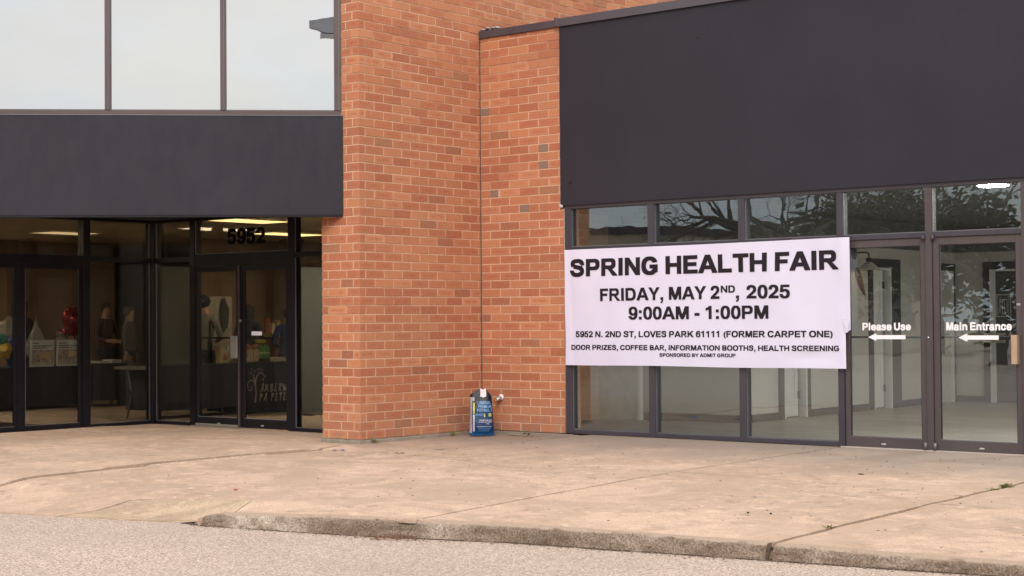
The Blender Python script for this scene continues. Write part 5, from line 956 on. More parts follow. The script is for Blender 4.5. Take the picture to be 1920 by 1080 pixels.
def cloth(x0, x1, y0, y1, h, zb, label, mat=navy, zb2=None):
    bm = bmesh.new(); per = []; st = 0.04
    c = [(x0, y0), (x1, y0), (x1, y1), (x0, y1)]
    for i in range(4):
        a, b = Vector(c[i]), Vector(c[(i + 1) % 4]); k = int((b - a).length / st)
        for j in range(k): per.append(a + (b - a) * j / k)
    cx, cy = (x0 + x1) / 2, (y0 + y1) / 2; rg = []
    for lv in range(7):
        t = lv / 6; r_ = []
        for i, p in enumerate(per):
            d = Vector((p.x - cx, p.y - cy)); d = Vector((d.x / abs(x1 - x0), d.y / abs(y1 - y0))).normalized()
            w = 0.018 * t * math.sin(i * 1.1) + 0.012 * t * mnoise.noise(Vector((i * .23, 0, 1)))
            zl = zb if zb2 is None else zb + (zb2 - zb) * (p.y - y0) / (y1 - y0)
            r_.append(bm.verts.new((p.x + d.x * w, p.y + d.y * w, h + (zl - h) * t)))
        rg.append(r_)
    n = len(per)
    for a, b in zip(rg, rg[1:]):
        for i in range(n): F = bm.faces.new((a[i], a[(i + 1) % n], b[(i + 1) % n], b[i])); F.smooth = True
    bm.faces.new(rg[0]); bmesh.ops.recalc_face_normals(bm, faces=bm.faces)
    o = bm_obj('tablecloth', bm, mat); return tag(o, label, 'tablecloth')
draped_table('folding_table', -9.55, -8.8, -2.6, 0.60, 0.66, 0.1, 'long table under navy cloth carrying the two display boards')
cloth(-9.57, -8.78, -2.62, 0.62, 0.662, 0.045, 'navy floor length cloth below the two display boards')
draped_table('folding_table', -9.3, -8.6, 0.80, 1.55, 0.69, 0.1, 'small table at the recess corner, its bent legs showing')
cloth(-9.32, -8.58, 0.68, 1.22, 0.692, 0.10, 'short dark cloth hanging over the small corner table', simple('slate_tablecloth', (0.03, 0.032, 0.045), 0.8))
draped_table('folding_table', -5.75, -5.02, -1.2, 0.42, 0.74, 0.1, 'table in front of the man in the cap, seen through the left glass door')
cloth(-5.77, -5.0, -0.97, 0.47, 0.742, 0.12, 'navy cloth seen in the left one of the glass doors')
draped_table('folding_table', -5.75, -5.02, 0.52, 2.6, 0.74, 0.1, 'table behind the right glass door with trays and bags')
cloth(-5.77, -5.0, 0.50, 2.62, 0.742, 0.03, 'navy cloth printed with a white tree and the word AMBERW')
# print on that cloth: tree emblem and script-like words
wprint = simple('white_cloth_print', (0.62, 0.58, 0.60), 0.7)
XT = -4.966
def strokes(name, paths, parent, r=0.0045):
    bm = bmesh.new()
    for pts in paths: addtube(bm, [Vector((XT, p[0], p[1])) for p in pts], r if len(pts[0]) < 3 else [p[2] for p in pts], 6)
    return bm_obj(name, bm, wprint, parent)
pr = thing('cloth_emblem', (XT, 0.9, 0.16), 'white curling tree emblem beside handwritten words on the navy cloth', 'cloth print')
def crv(p, n=8):
    o = []; q = [p[0]] + p + [p[-1]]
    for i in range(1, len(q) - 2):
        for k in range(n):
            t = k / n; a, b, c, d = q[i - 1:i + 3]
            o.append(tuple(.5 * (2 * b[j] + (c[j] - a[j]) * t + (2 * a[j] - 5 * b[j] + 4 * c[j] - d[j]) * t * t + (3 * b[j] - a[j] - 3 * c[j] + d[j]) * t ** 3) for j in range(len(b))))
    o.append(p[-1]); return o
strokes('tree_trunk', [crv([(0.735, .165, .016), (0.75, .28, .008), (0.745, .38, .007), (0.735, .47, .006), (0.70, .58, .004)]), crv([(0.742, .40, .007), (0.72, .465, .006), (0.655, .495, .005), (0.60, .46, .0045), (0.585, .41, .004)]), crv([(0.737, .46, .006), (0.77, .55, .006), (0.83, .60, .0055), (0.885, .58, .005), (0.915, .54, .004)]), crv([(.59, .36, .003), (.61, .345, .004), (.64, .35, .003)])], pr)
lv_ = []
for (a, b) in ((.66, .60), (.675, .655), (.73, .62), (.71, .53), (.79, .65), (.83, .655), (.885, .63), (.90, .50), (.935, .53), (.60, .40), (.665, .36), (.67, .39)):
    lv_.append([(a + .011 * math.cos(k), b + .013 * math.sin(k)) for k in (0.6, 1.6, 2.6, 3.6, 4.6, 5.4)])
strokes('tree_leaves', lv_, pr, 0.0034)
SG = {'A': [[(0, 0), (.1, .1), (.42, 1), (.55, .9), (.5, .3), (.62, 0)], [(.12, .38), (.6, .45)]], 'M': [[(0, 0), (.12, .9), (.2, .95), (.3, .2), (.42, .9), (.52, .9), (.6, .2), (.75, 0)]], 'B': [[(.1, 0), (.15, 1)], [(0, .85), (.3, 1.02), (.5, .8), (.2, .55), (.5, .4), (.45, .08), (.1, 0)]],
      'E': [[(.5, .9), (.25, 1), (.12, .78), (.3, .55), (.08, .35), (.15, .04), (.5, .12)]], 'R': [[(.1, 0), (.15, 1)], [(0, .85), (.35, 1.0), (.5, .75), (.2, .5), (.35, .25), (.6, 0)]], 'W': [[(0, 1), (.1, .1), (.25, .05), (.38, .8), (.48, .1), (.62, .1), (.75, 1)]],
      'P': [[(.1, -.05), (.16, 1)], [(0, .8), (.3, 1.04), (.52, .78), (.16, .48)]], 'T': [[(.3, 0), (.3, .95)], [(-.02, .85), (.2, 1), (.62, .96)]]}
def script(txt, y0, z0, h, adv, lean=0.12):
    P_ = []; y = y0
    for ch in txt:
        if ch == ' ': y += adv * .55; continue
        for st in SG[ch]: P_.append(crv([(y + (p[0] + lean * p[1]) * h * .85, z0 + p[1] * h) for p in st], 5))
        y += (0.95 if ch == 'M' or ch == 'W' else .75) * h
    return P_
strokes('lettering', script('AMBERW', 0.835, 0.312, 0.112, 0.1), pr, 0.0058); strokes('lettering', script('PA PETE', 0.815, 0.178, 0.108, 0.115), pr, 0.0058)

pt_ = simple('grey_green_screen', (0.075, 0.084, 0.082), 0.8, 0, 0.1, 1.5)  # boards added to imitate reflection haze in two panes
t = thing('screen_panel', (-8.0, 1.7, 0), 'tall grey green screen filling the pane right of the recess corner', 'screen'); box('board', -8.03, -7.98, 1.22, 2.18, 0.03, 2.25, simple('pale_green_screen', (0.17, 0.185, 0.175), 0.8, 0, 0.1, 1.5), t, .003); box('foot', -8.15, -7.85, 1.3, 1.36, 0.003, 0.03, soft_black, t); box('foot', -8.15, -7.85, 2.04, 2.10, 0.003, 0.03, soft_black, t)
t = thing('screen_panel', (-4.0, 1.1, 0), 'grey green screen seen in the narrow pane beside the brick pier', 'screen'); box('board', -4.03, -3.98, 0.72, 1.75, 0.03, 2.12, pt_, t, .003); box('foot', -4.15, -3.85, 0.8, 0.86, 0.003, 0.03, soft_black, t); box('foot', -4.15, -3.85, 1.6, 1.66, 0.003, 0.03, soft_black, t)
# goods on the tables
cello = NB('cellophane'); cello.p.inputs['Base Color'].default_value = (0.45, 0.45, 0.46, 1); cello.rough(0.12); cello.p.inputs['Alpha'].default_value = 0.30; cello = cello.m
def crumple(name, c, r, mat, label, cat, seed=0, amp=0.25, top=None, parent=None, sub=3):
    bm = bmesh.new(); bmesh.ops.create_icosphere(bm, subdivisions=sub, radius=1.0)
    for v in bm.verts:
        n_ = v.co.normalized(); k = 1 + amp * mnoise.noise(n_ * 2.3 + Vector((seed, 0, 0))) + amp * 0.5 * mnoise.noise(n_ * 6 + Vector((0, seed, 0)))
        q = n_ * k; tz = q.z
        if top and tz > top[0]: f = (tz - top[0]) / (1 - top[0]); s = (1 - f) * 1.0 + f * top[1]; q.x *= s; q.y *= s; q.z = top[0] + (tz - top[0]) * top[2]
        v.co = Vector((c[0] + q.x * r[0], c[1] + q.y * r[1], c[2] + q.z * r[2]))
    o = bm_obj(name, bm, mat, parent, smooth=False)
    if label: tag(o, label, cat)
    return o
blue_s = simple('blue_satin', (0.03, 0.07, 0.36), 0.25, 0, 0.5, 14); red_f = simple('red_foil', (0.20, 0.012, 0.010), 0.22, 0.5, 0.3, 8); yel = simple('yellow_paper', (0.38, 0.28, 0.04), 0.6); teal = simple('teal_paper', (0.012, 0.14, 0.13), 0.6)
gb = thing('gift_bag', (-8.95, -0.66, 0.70), 'blue satin gift bag gathered at its neck beside the left door stile', 'gift bag')
crumple('bag_body', (-8.95, -0.66, 0.90), (0.13, 0.13, 0.24), blue_s, None, None, 3, 0.3, parent=gb)
crumple('cellophane_top', (-8.95, -0.74, 1.24), (0.12, 0.15, 0.19), cello, None, None, 5, 0.4, parent=gb)
gy = thing('gift_bag', (-8.9, -0.90, 0.70), 'yellow and teal paper gift bag at the left edge of the photo', 'gift bag')
crumple('bag_body', (-8.85, -0.90, 0.93), (0.12, 0.12, 0.13), yel, None, None, 8, 0.35, parent=gy, sub=2); crumple('tissue', (-8.88, -0.92, 1.10), (0.09, 0.1, 0.08), teal, None, None, 9, 0.5, parent=gy, sub=2)
crumple('gift_basket', (-9.15, -0.12, 0.98), (0.14, 0.17, 0.26), cello, 'clear cellophane wrapped basket behind the left display board', 'gift basket', 11, 0.25, (0.1, 0.25, 1.6))
crumple('gift_bag_topper', (-9.15, 0.37, 1.03), (0.03, 0.13, 0.13), simple('pale_round_disc', (0.20, 0.17, 0.13), 0.4), 'round beige disc standing behind the right display board', 'gift', 2, 0.04)
bl_ = thing('foil_balloon', (-9.2, 0.60, 0.9), 'red foil heart balloon above the right display board', 'balloon')
bm = bmesh.new(); bmesh.ops.create_icosphere(bm, subdivisions=4, radius=1)
for v in bm.verts:
    n_ = v.co.normalized(); y = n_.y; z = n_.z + 0.42 * abs(n_.y) - 0.15; w = 1 + 0.05 * mnoise.noise(n_ * 7)
    v.co = Vector((-9.2 + n_.x * 0.10 * w, 0.60 + y * 0.18 * w * (1 if n_.z > -0.2 else 1 + (n_.z + .2) * .6), 1.36 + z * 0.26 * w))
bm_obj('balloon_body', bm, red_f, bl_, smooth=True); tube('ribbon', [(-9.2, 0.60, 1.12), (-9.22, 0.58, 0.95), (-9.2, 0.60, 0.72)], 0.004, red_f, bl_, 5)
crumple('foil_ribbon_bow', (-9.1, 0.38, 1.20), (0.05, 0.09, 0.05), red_f, 'small red foil bow under the heart balloon', 'bow', 4, 0.6)
def board(y0, label):
    t = thing('display_board', (-8.95, y0 + 0.22, 0.664), label, 'display board', 'printed boards on the navy table')
    bm = bmesh.new(); w, h, th, ln = 0.435, 0.415, 0.02, 0.05
    def pt(y, z, o): return (-8.90 - ln * z / h * 1.4 + o, y0 + y + 0.06 * z / h, 0.665 + z)
    vs_ = [bm.verts.new(pt(y, z, o)) for y in (0, w) for z in (0, h) for o in (0, th)]
    for f in ((0, 1, 3, 2), (4, 6, 7, 5), (0, 4, 5, 1), (2, 3, 7, 6), (0, 2, 6, 4), (1, 5, 7, 3)): bm.faces.new([vs_[i] for i in f])
    bmesh.ops.recalc_face_normals(bm, faces=bm.faces); bm_obj('board', bm, simple('board_white', (0.45, 0.48, 0.50), 0.5), t)
    def pr_(name, rects, mat):
        bm = bmesh.new()
        for a, b, c, d in rects:
            v = [bm.verts.new(pt(y, z, th + 0.0018)) for y, z in ((a, c), (b, c), (b, d), (a, d))]; F = bm.faces.new(v)
        bmesh.ops.recalc_face_normals(bm, faces=bm.faces); bm_obj(name, bm, mat, t)
    pr_('headline', [(.03, .15, .355, .370), (.03, .40, .315, .330), (.03, .30, .285, .298)], simple('board_ink', (0.05, 0.06, 0.07), 0.6))
    pr_('picture', [(.02, .42, .03, .26)], simple('board_picture', (0.28, 0.25, 0.25), 0.6, 0, 0.6, 18)); bm = bmesh.new()
    for a, b, c, d in ((.19, .37, .13, .23),):
        bm.faces.new([bm.verts.new(pt(y, z, th + 0.0036)) for y, z in ((a, c), (b, c), (b, d), (a, d))])
    bm_obj('carton_picture', bm, simple('carton_tan', (0.45, 0.30, 0.17), 0.7), t)
    bm = bmesh.new()
    for i in range(13): bm.faces.new([bm.verts.new(pt(y, z, th + 0.0042)) for y, z in ((.035 + i * .029, .035), (.035 + i * .029 + .014, .035), (.035 + i * .029 + .014, .035 + .02 + .02 * ((i * 7) % 3)), (.035 + i * .029, .035 + .02 + .02 * ((i * 7) % 3)))])
    bm_obj('barcode_row', bm, MATS['board_white'], t)
board(-0.41, 'left one of the two printed display boards on the navy table'); board(0.08, 'right one of the two printed display boards, under the heart balloon')
tray_m = simple('cream_tray', (0.62, 0.56, 0.42), 0.6); tan_m = simple('kraft_bag', (0.42, 0.34, 0.24), 0.8); brown_t = simple('brown_tissue', (0.28, 0.09, 0.04), 0.8); green_m = simple('green_box', (0.05, 0.22, 0.04), 0.6, 0, 0.4, 20)
def tray(cx, cy, lx, ly, z, label):
    bm = bmesh.new(); a = [(cx + sx * lx / 2, cy + sy * ly / 2) for sx, sy in ((-1, -1), (1, -1), (1, 1), (-1, 1))]
    o_ = [bm.verts.new((cx + (x - cx) * .8, cy + (y - cy) * .8, z)) for x, y in a]; u = [bm.verts.new((x, y, z + .06)) for x, y in a]; i_ = [bm.verts.new((cx + (x - cx) * .94, cy + (y - cy) * .94, z + .06)) for x, y in a]; d = [bm.verts.new((cx + (x - cx) * .76, cy + (y - cy) * .76, z + .012)) for x, y in a]
    bm.faces.new(o_[::-1]); bm.faces.new(d)
    for p, q in ((o_, u), (u, i_), (i_, d)):
        for k in range(4): bm.faces.new((p[k], p[(k + 1) % 4], q[(k + 1) % 4], q[k]))
    bmesh.ops.recalc_face_normals(bm, faces=bm.faces); return tag(bm_obj('tray', bm, tray_m), label, 'tray')
tray(-5.3, 1.42, 0.28, 0.44, 0.746, 'wide cream tray on the cloth under the green box'); tray(-5.35, 0.80, 0.2, 0.18, 0.746, 'small cream tray beside the door stile')
for k, (y, lb) in enumerate(((0.88, 'kraft paper bag nearest the door stile'), (1.0, 'middle kraft paper bag with brown tissue'), (1.12, 'kraft paper bag next to the green box'))):
    t = thing('paper_bag', (-5.42, y, 0.746), lb, 'paper bag', 'kraft bags on the table'); bm = bmesh.new(); w = .11
    addbox(bm, -5.47, -5.37, y - w / 2, y + w / 2, 0.747, 0.93); bmesh.ops.recalc_face_normals(bm, faces=bm.faces); bm_obj('bag', bm, tan_m, t); crumple('tissue', (-5.42, y, 0.955), (0.05, 0.07, 0.055), brown_t, None, None, 20 + k, 0.5, parent=t, sub=2)
t = thing('gift_box', (-5.5, 1.27, 0.746), 'green boxed hamper with yellow bow behind the cream tray', 'gift box'); box('carton', -5.6, -5.42, 1.22, 1.42, 0.747, 0.98, green_m, t, .004); crumple('bow', (-5.5, 1.32, 1.03), (0.07, 0.09, 0.06), yel, None, None, 31, 0.5, parent=t, sub=2); box('band', -5.419, -5.412, 1.22, 1.42, 0.86, 0.89, simple('pale_green_band', (0.35, 0.45, 0.2), 0.6), t)
bm = bmesh.new()
A_ = (-5.25, 0.36)
for i, (hw, z) in enumerate(((0.085, 0.747), (0.03, 1.02))): pass
q0 = [bm.verts.new((A_[0] + sx * .05, A_[1] + sy * .085, .747)) for sx, sy in ((-1, -1), (1, -1), (1, 1), (-1, 1))]; q1 = [bm.verts.new((A_[0] + sx * .015, A_[1] + sy * .03, 1.02)) for sx, sy in ((-1, -1), (1, -1), (1, 1), (-1, 1))]
bm.faces.new(q0[::-1]); bm.faces.new(q1); [bm.faces.new((q0[k], q0[(k + 1) % 4], q1[(k + 1) % 4], q1[k])) for k in range(4)]; addbox(bm, A_[0] + .05, A_[0] + .054, 0.34, 0.385, .80, .87, 1)
bmesh.ops.recalc_face_normals(bm, faces=bm.faces); tag(bm_obj('table_stand', bm, [simple('stand_tan', (0.33, 0.27, 0.14), 0.7), brown_t]), 'tapered tan stand on the cloth left of the steel pull', 'stand')
tag(box('price_card', -5.12, -5.11, 0.53, 0.60, 0.746, 0.80, white_vinyl), 'small white folded card near the tan stand', 'card')
t = thing('brochure_rack', (-5.4, 0.33, 0.75), 'slanted brochure rack behind the steel pull', 'brochure rack')
bm = bmesh.new()
for i in range(3):
    v = [bm.verts.new((-5.36 + dx, 0.52 + i * .03 + dy, z)) for dx, dy, z in ((0, 0, .76), (0, .13, .76), (-.05, .20, 1.0), (-.05, .07, 1.0))]; bm.faces.new(v)
    w = [bm.verts.new(x.co + Vector((-.012, 0, 0))) for x in v]; bm.faces.new(w[::-1]); [bm.faces.new((v[k], w[k], w[(k + 1) % 4], v[(k + 1) % 4])) for k in range(4)]
bmesh.ops.recalc_face_normals(bm, faces=bm.faces); bm_obj('rack', bm, simple('brochure_grey', (0.34, 0.31, 0.28), 0.5, 0, 0.5, 12), t)
t = thing('easel_poster', (-7.6, 1.9, 1.1), 'pale poster board with a dark figure behind the man in the cap', 'poster'); box('board', -7.52, -7.5, 1.95, 2.50, 0.95, 1.76, simple('poster_pale', (0.48, 0.46, 0.43), 0.7, 0, 0.2, 6), t)
crumple('printed_figure', (-7.49, 2.32, 1.46), (0.006, 0.10, 0.26), simple('poster_dark', (0.07, 0.07, 0.07), 0.8, 0, 0.6, 20), None, None, 40, 0.3, parent=t)
for yy_ in (2.02, 2.43): tube('easel_leg', [(-7.54, yy_, 0.004), (-7.535, yy_ + .05 * (1 if yy_ < 1.9 else -1), 1.6)], .012, soft_black, t)
t = thing('snack_shelf', (-6.9, 3.2, 1.0), 'brown shelf with small packets behind the dark haired person', 'shelf'); box('shelf', -6.95, -6.6, 2.55, 3.15, 1.10, 1.16, simple('shelf_mustard', (0.40, 0.30, 0.10), 0.7), t); box('upright', -6.93, -6.88, 2.57, 2.62, 0.003, 1.099, MATS['column_brown'], t); box('upright', -6.93, -6.88, 3.05, 3.10, 0.003, 1.099, MATS['column_brown'], t)
for k, (y, h_, m_) in enumerate(((2.62, .26, brown_t), (2.74, .16, tray_m), (2.86, .20, yel), (2.98, .12, green_m))): tag(box('packet', -6.82, -6.76, y - .04, y + .04, 1.161, 1.161 + h_, m_, None, .004), ['tall brown packet on the mustard shelf', 'cream packet on the mustard shelf', 'yellow packet on the mustard shelf', 'low green packet on the mustard shelf'][k], 'packet')
t = thing('pump_bottle', (-5.6, 0.55, 0.75), 'dark slim dispenser with clear knob behind the door meeting stile', 'dispenser'); lathe('bottle', (-5.6, 0.42, 0.744), [(0.0001, 0), (.04, 0), (.04, .3), (.014, .36), (.014, .62), (.0001, .62)], soft_black, t, 12); crumple('knob', (-5.6, 0.42, 1.42), (.03, .03, .05), cello, None, None, 6, .2, parent=t, sub=2)
for k in range(3): tag(box('leaflet_stack', -8.9 + .02 * k, -8.66 + .02 * k, 0.74 + .22 * k, 0.92 + .22 * k, .694, .73 + .02 * (k % 2), simple('leaflet_%d' % k, [(0.5, .48, .42), (.62, .62, .60), (.25, .24, .22)][k], .6)), ['cream leaflet stack on the small corner table', 'white box of leaflets on the small corner table', 'grey leaflet stack at the end of the small corner table'][k], 'leaflets')
tag(box('storage_tote', -8.9, -8.62, 1.25, 1.52, .002, .09, simple('tote_grey', (.3, .27, .24), .6), None, .01), 'low grey case on the carpet under the small table', 'case')

# ------------------------------------------------------------------ people
skin_d = simple('skin_deep', (0.13, 0.065, 0.045), 0.55); skin_l = simple('skin_light', (0.48, 0.29, 0.21), 0.55)
def person(loc, face, H, top, bottom, skin, hair, label, pose='down', cap=None, hairlong=0.0):
    """standing figure, facing +y before turning by `face`"""
    t = thing('person', loc, label, 'person'); s = H / 1.75
    V, E_, Rr = [], [], []
    def add(p, r, par=None):
        V.append(Vector(p) * s); Rr.append(r * s)
        if par is not None: E_.append((par, len(V) - 1))
        return len(V) - 1
    pel = add((0, 0, 0.95), 0.155); w = add((0, 0.01, 1.08), 0.135, pel); ch = add((0, 0.015, 1.28), 0.165, w); nk0 = add((0, 0, 1.43), 0.10, ch); nk = add((0, 0.0, 1.50), 0.058, nk0)
    jw = add((0, 0.012, 1.565), 0.072, nk); hd = add((0, 0.012, 1.64), 0.094, jw); tp = add((0, 0.0, 1.71), 0.078, hd)
    nose = add((0, 0.105, 1.615), 0.016, hd)
    for sx in (-1, 1):
        sh = add((sx * 0.17, 0, 1.40), 0.068, nk0)
        if pose == 'reach' and sx > 0: el = add((0.26, 0.12, 1.17), 0.046, sh); wr = add((0.20, 0.36, 1.24), 0.031, el); d = Vector((-0.1, 0.9, 0.25)).normalized()
        elif pose == 'front': el = add((sx * 0.25, 0.05, 1.12), 0.046, sh); wr = add((sx * 0.12, 0.26, 1.06), 0.031, el); d = Vector((-sx * 0.5, 0.8, 0)).normalized()
        else: el = add((sx * 0.24, -0.01, 1.13), 0.046, sh); wr = add((sx * 0.26, 0.04, 0.88), 0.031, el); d = Vector((0, 0.15, -1)).normalized()
        wp = V[wr] / s; pm = add(wp + d * 0.065, 0.030, wr); sd_ = d.cross(Vector((sx, 0, 0.2))).normalized()
        for k, ln in ((-1.5, 0.055), (-0.5, 0.07), (0.5, 0.066), (1.5, 0.05)):
            a = add(V[pm] / s + d * 0.035 + sd_ * k * 0.018, 0.0085, pm); b_ = add(V[a] / s + d * ln * .6 + Vector((-sx * .01, 0, 0)), 0.0078, a); add(V[b_] / s + d * ln * .5 + Vector((-sx * .02, 0, 0)), 0.0065, b_)
        th = add(wp + d * 0.03 + sd_ * -0.035, 0.011, wr); add(V[th] / s + d * 0.035 + sd_ * -0.012, 0.008, th)
        hp = add((sx * 0.09, 0, 0.88), 0.108, pel); kn = add((sx * 0.10, 0.02, 0.50), 0.064, hp); an = add((sx * 0.105, -0.01, 0.10), 0.044, kn); add((sx * 0.11, 0.12, 0.045), 0.040, an)
    me = bpy.data.meshes.new('body'); me.from_pydata(V, E_, []); o = bpy.data.objects.new('body', me); C.objects.link(o)
    sk = o.modifiers.new('skin', 'SKIN'); sk.use_smooth_shade = True; o.modifiers.new('sub', 'SUBSURF').levels = 2
    for i, r_ in enumerate(Rr): me.skin_vertices[0].data[i].radius = (r_, r_ * (0.72 if 0 <= i <= 3 else 1.0))
    me.skin_vertices[0].data[0].use_root = True
    dg = bpy.context.evaluated_depsgraph_get(); dg.update(); m2 = bpy.data.meshes.new_from_object(o.evaluated_get(dg), depsgraph=dg); bpy.data.objects.remove(o)
    for m_ in (skin, top, bottom, soft_black): m2.materials.append(m_)
    wrs = [V[i] for i in range(len(V)) if abs(Rr[i] - 0.031 * s) < 1e-6]
    for p in m2.polygons:
        c = p.center; z = c.z / s; p.use_smooth = True
        hand = any((c - w_).length < 0.19 * s and ((c - w_).length > 0.0) and (c - w_).dot(w_ - Vector((0, 0, 1.25 * s))) > -0.004 for w_ in wrs) and z < 1.38
        p.material_index = 0 if z > 1.475 or hand else (1 if z > 0.93 else (2 if z > 0.085 else 3))
    b_ = link_mesh('body', m2, t, loc)
    bm = bmesh.new(); bmesh.ops.create_icosphere(bm, subdivisions=3, radius=1)
    for v in list(bm.verts):
        n_ = v.co.normalized(); k = 1 + 0.04 * mnoise.noise(n_ * 5)
        if n_.y > 0.45 and n_.z < 0.35: k *= 0.86
        v.co = Vector((n_.x * 0.099 * k, n_.y * 0.112 * k - 0.012, n_.z * 0.108 * k)) * s + Vector((0, 0, 1.665 * s))
        if n_.z < -0.15 and n_.y < 0.3: v.co.z -= hairlong * s
        if n_.z < -0.25 and n_.y >= 0.2: v.co.y *= 0.6
    bmesh.ops.recalc_face_normals(bm, faces=bm.faces); mh = bpy.data.meshes.new('hair'); bm.to_mesh(mh); bm.free(); mh.materials.append(cap or hair)
    for p in mh.polygons: p.use_smooth = True
    link_mesh('cap' if cap else 'hair', mh, t, loc)
    if cap:
        bm = bmesh.new(); g = bmesh.ops.create_uvsphere(bm, u_segments=16, v_segments=8, radius=1, matrix=Matrix.Translation(Vector((0, 0.13, 1.665)) * s) @ Matrix.Diagonal((0.085 * s, 0.075 * s, 0.010 * s, 1)))
        mb = bpy.data.meshes.new('cap_brim'); bm.to_mesh(mb); bm.free(); mb.materials.append(cap); link_mesh('cap_brim', mb, t, loc)
        bm = bmesh.new()
        for k in range(6): addtube(bm, [Vector((-.055 + .02 * k, -.125, 1.655 + .012 * (k % 2))) * s, Vector((-.045 + .02 * k, -.127, 1.68 - .01 * (k % 2))) * s], .0035 * s, 5)
        mb = bpy.data.meshes.new('cap_embroidery'); bm.to_mesh(mb); bm.free(); mb.materials.append(wprint); link_mesh('cap_embroidery', mb, t, loc)
    t.rotation_euler = (0, 0, face); return t
cl = lambda n, c: simple(n, c, 0.85, 0, 0.2, 8)
hairb = simple('black_hair', (0.012, 0.01, 0.01), 0.6); hairg = simple('grey_hair', (0.14, 0.13, 0.12), 0.7); hairn = simple('brown_hair', (0.05, 0.03, 0.02), 0.6)
jeans = cl('dark_trousers', (0.02, 0.025, 0.045))
person((-6.25, 0.86, 0.003), R(28), 1.74, cl('pale_grey_shirt', (0.26, 0.255, 0.25)), jeans, skin_l, hairn, 'man in a dark lettered cap and pale grey shirt seen from behind', 'front', cap=simple('dark_cap', (0.03, 0.028, 0.04), 0.8))
person((-6.55, 2.02, 0.003), R(30), 1.62, cl('black_jacket', (0.018, 0.018, 0.026)), jeans, skin_l, hairb, 'person with long black hair and dark jacket behind the right glass door', 'down', None, 0.16)
person((-6.3, 2.62, 0.003), R(60), 1.55, cl('blue_top', (0.015, 0.035, 0.14)), jeans, skin_l, hairn, 'person in a blue top half hidden by the door post', 'front')
person((-10.6, 0.62, 0.003), R(-80), 1.70, cl('black_tee', (0.016, 0.014, 0.02)), jeans, skin_d, hairb, 'person in a black top behind the leftmost door stile', 'front')
person((-10.6, 2.30, 0.003), R(-90), 1.68, cl('maroon_top', (0.09, 0.04, 0.04)), jeans, skin_l, hairn, 'person in a maroon top standing behind the display table', 'front')
person((-10.4, 2.66, 0.003), R(-60), 1.62, cl('grey_sweater', (0.16, 0.145, 0.15)), jeans, skin_l, hairg, 'grey haired person in a grey sweater beside the recess corner', 'down')

# ------------------------------------------------------------------ bag of ice melt in the corner
bag = thing('product_bag', (0.45, -0.50, -0.03), 'crumpled blue and black plastic product bag leaning in the brick corner', 'bag')
BR = Matrix.Rotation(R(40), 3, 'Z')   # front faces the camera side
def bagp(u, v, w):
    """u across, v up, w forward of the bag's middle"""
    q = BR @ Vector((u, -w, 0)); tilt = 0.14 * v
    return Vector((0.355, -0.43, -0.032)) + q + (BR @ Vector((-0.02 * v, 0.12 * v, 0))) + Vector((0, 0, v))
def bagw(v):   # half width, half depth
    t = v / 0.56
    return 0.150 - 0.022 * t - 0.02 * max(0, t - .8) * 4, (0.075 * (1 - t ** 3) + 0.012) * (1 - 0.55 * math.exp(-(v / 0.045) ** 2))
bm = bmesh.new(); NU, NV = 44, 40; rg = []
for j in range(NV + 1):
    t = j / NV; r_ = []
    for i in range(NU):
        a = 2 * math.pi * i / NU; cu, su = math.cos(a), math.sin(a)
        top = 0.555 - 0.07 * max(0, -cu) - 0.10 * max(0, cu) ** 3; v = top * t
        hw, hd = bagw(v); x = hw * math.copysign(abs(cu) ** 0.75, cu); y = hd * math.copysign(abs(su) ** 0.9, su)
        nn_ = mnoise.noise(Vector((x * 14, v * 9, y * 9))) * 0.010 + mnoise.noise(Vector((x * 40, v * 30, y * 9))) * 0.004
        r_.append(bm.verts.new(bagp(x * (1 + nn_ * 2), v, y + nn_ * (1 if su > 0 else -1))))
    rg.append(r_)
for a, b in zip(rg, rg[1:]):
    for k in range(NU): F = bm.faces.new((a[k], a[(k + 1) % NU], b[(k + 1) % NU], b[k])); F.smooth = True
bm.faces.new(rg[0][::-1]); bm.faces.new(rg[-1])
bmesh.ops.recalc_face_normals(bm, faces=bm.faces)
def mk_bag():
    b = NB('blue_bag_film'); pos = b.pos(); s = b.n('ShaderNodeSeparateXYZ'); b.l(pos, s.inputs[0])
    z = b.math('ADD', s.outputs['Z'], b.math('MULTIPLY', b.math('SUBTRACT', b.noise(9, 3, 0.6, pos), 0.5), 0.10))
    b.col(b.ramp(b.rng(z, -0.03, 0.53, 0, 1), [(0.0, (0.008, 0.10, 0.28)), (0.13, (0.004, 0.026, 0.10)), (0.45, (0.005, 0.040, 0.11)), (0.56, (0.006, 0.02, 0.05)), (0.62, (0.004, 0.005, 0.010)), (1.0, (0.005, 0.005, 0.008))]))
    b.rough(0.33); b.p.inputs['Specular IOR Level'].default_value = 0.3; b.bump(b.noise(45, 4, 0.7, pos), 0.5, 0.008); return b.m
bm_obj('bag_body', bm, mk_bag(), bag)
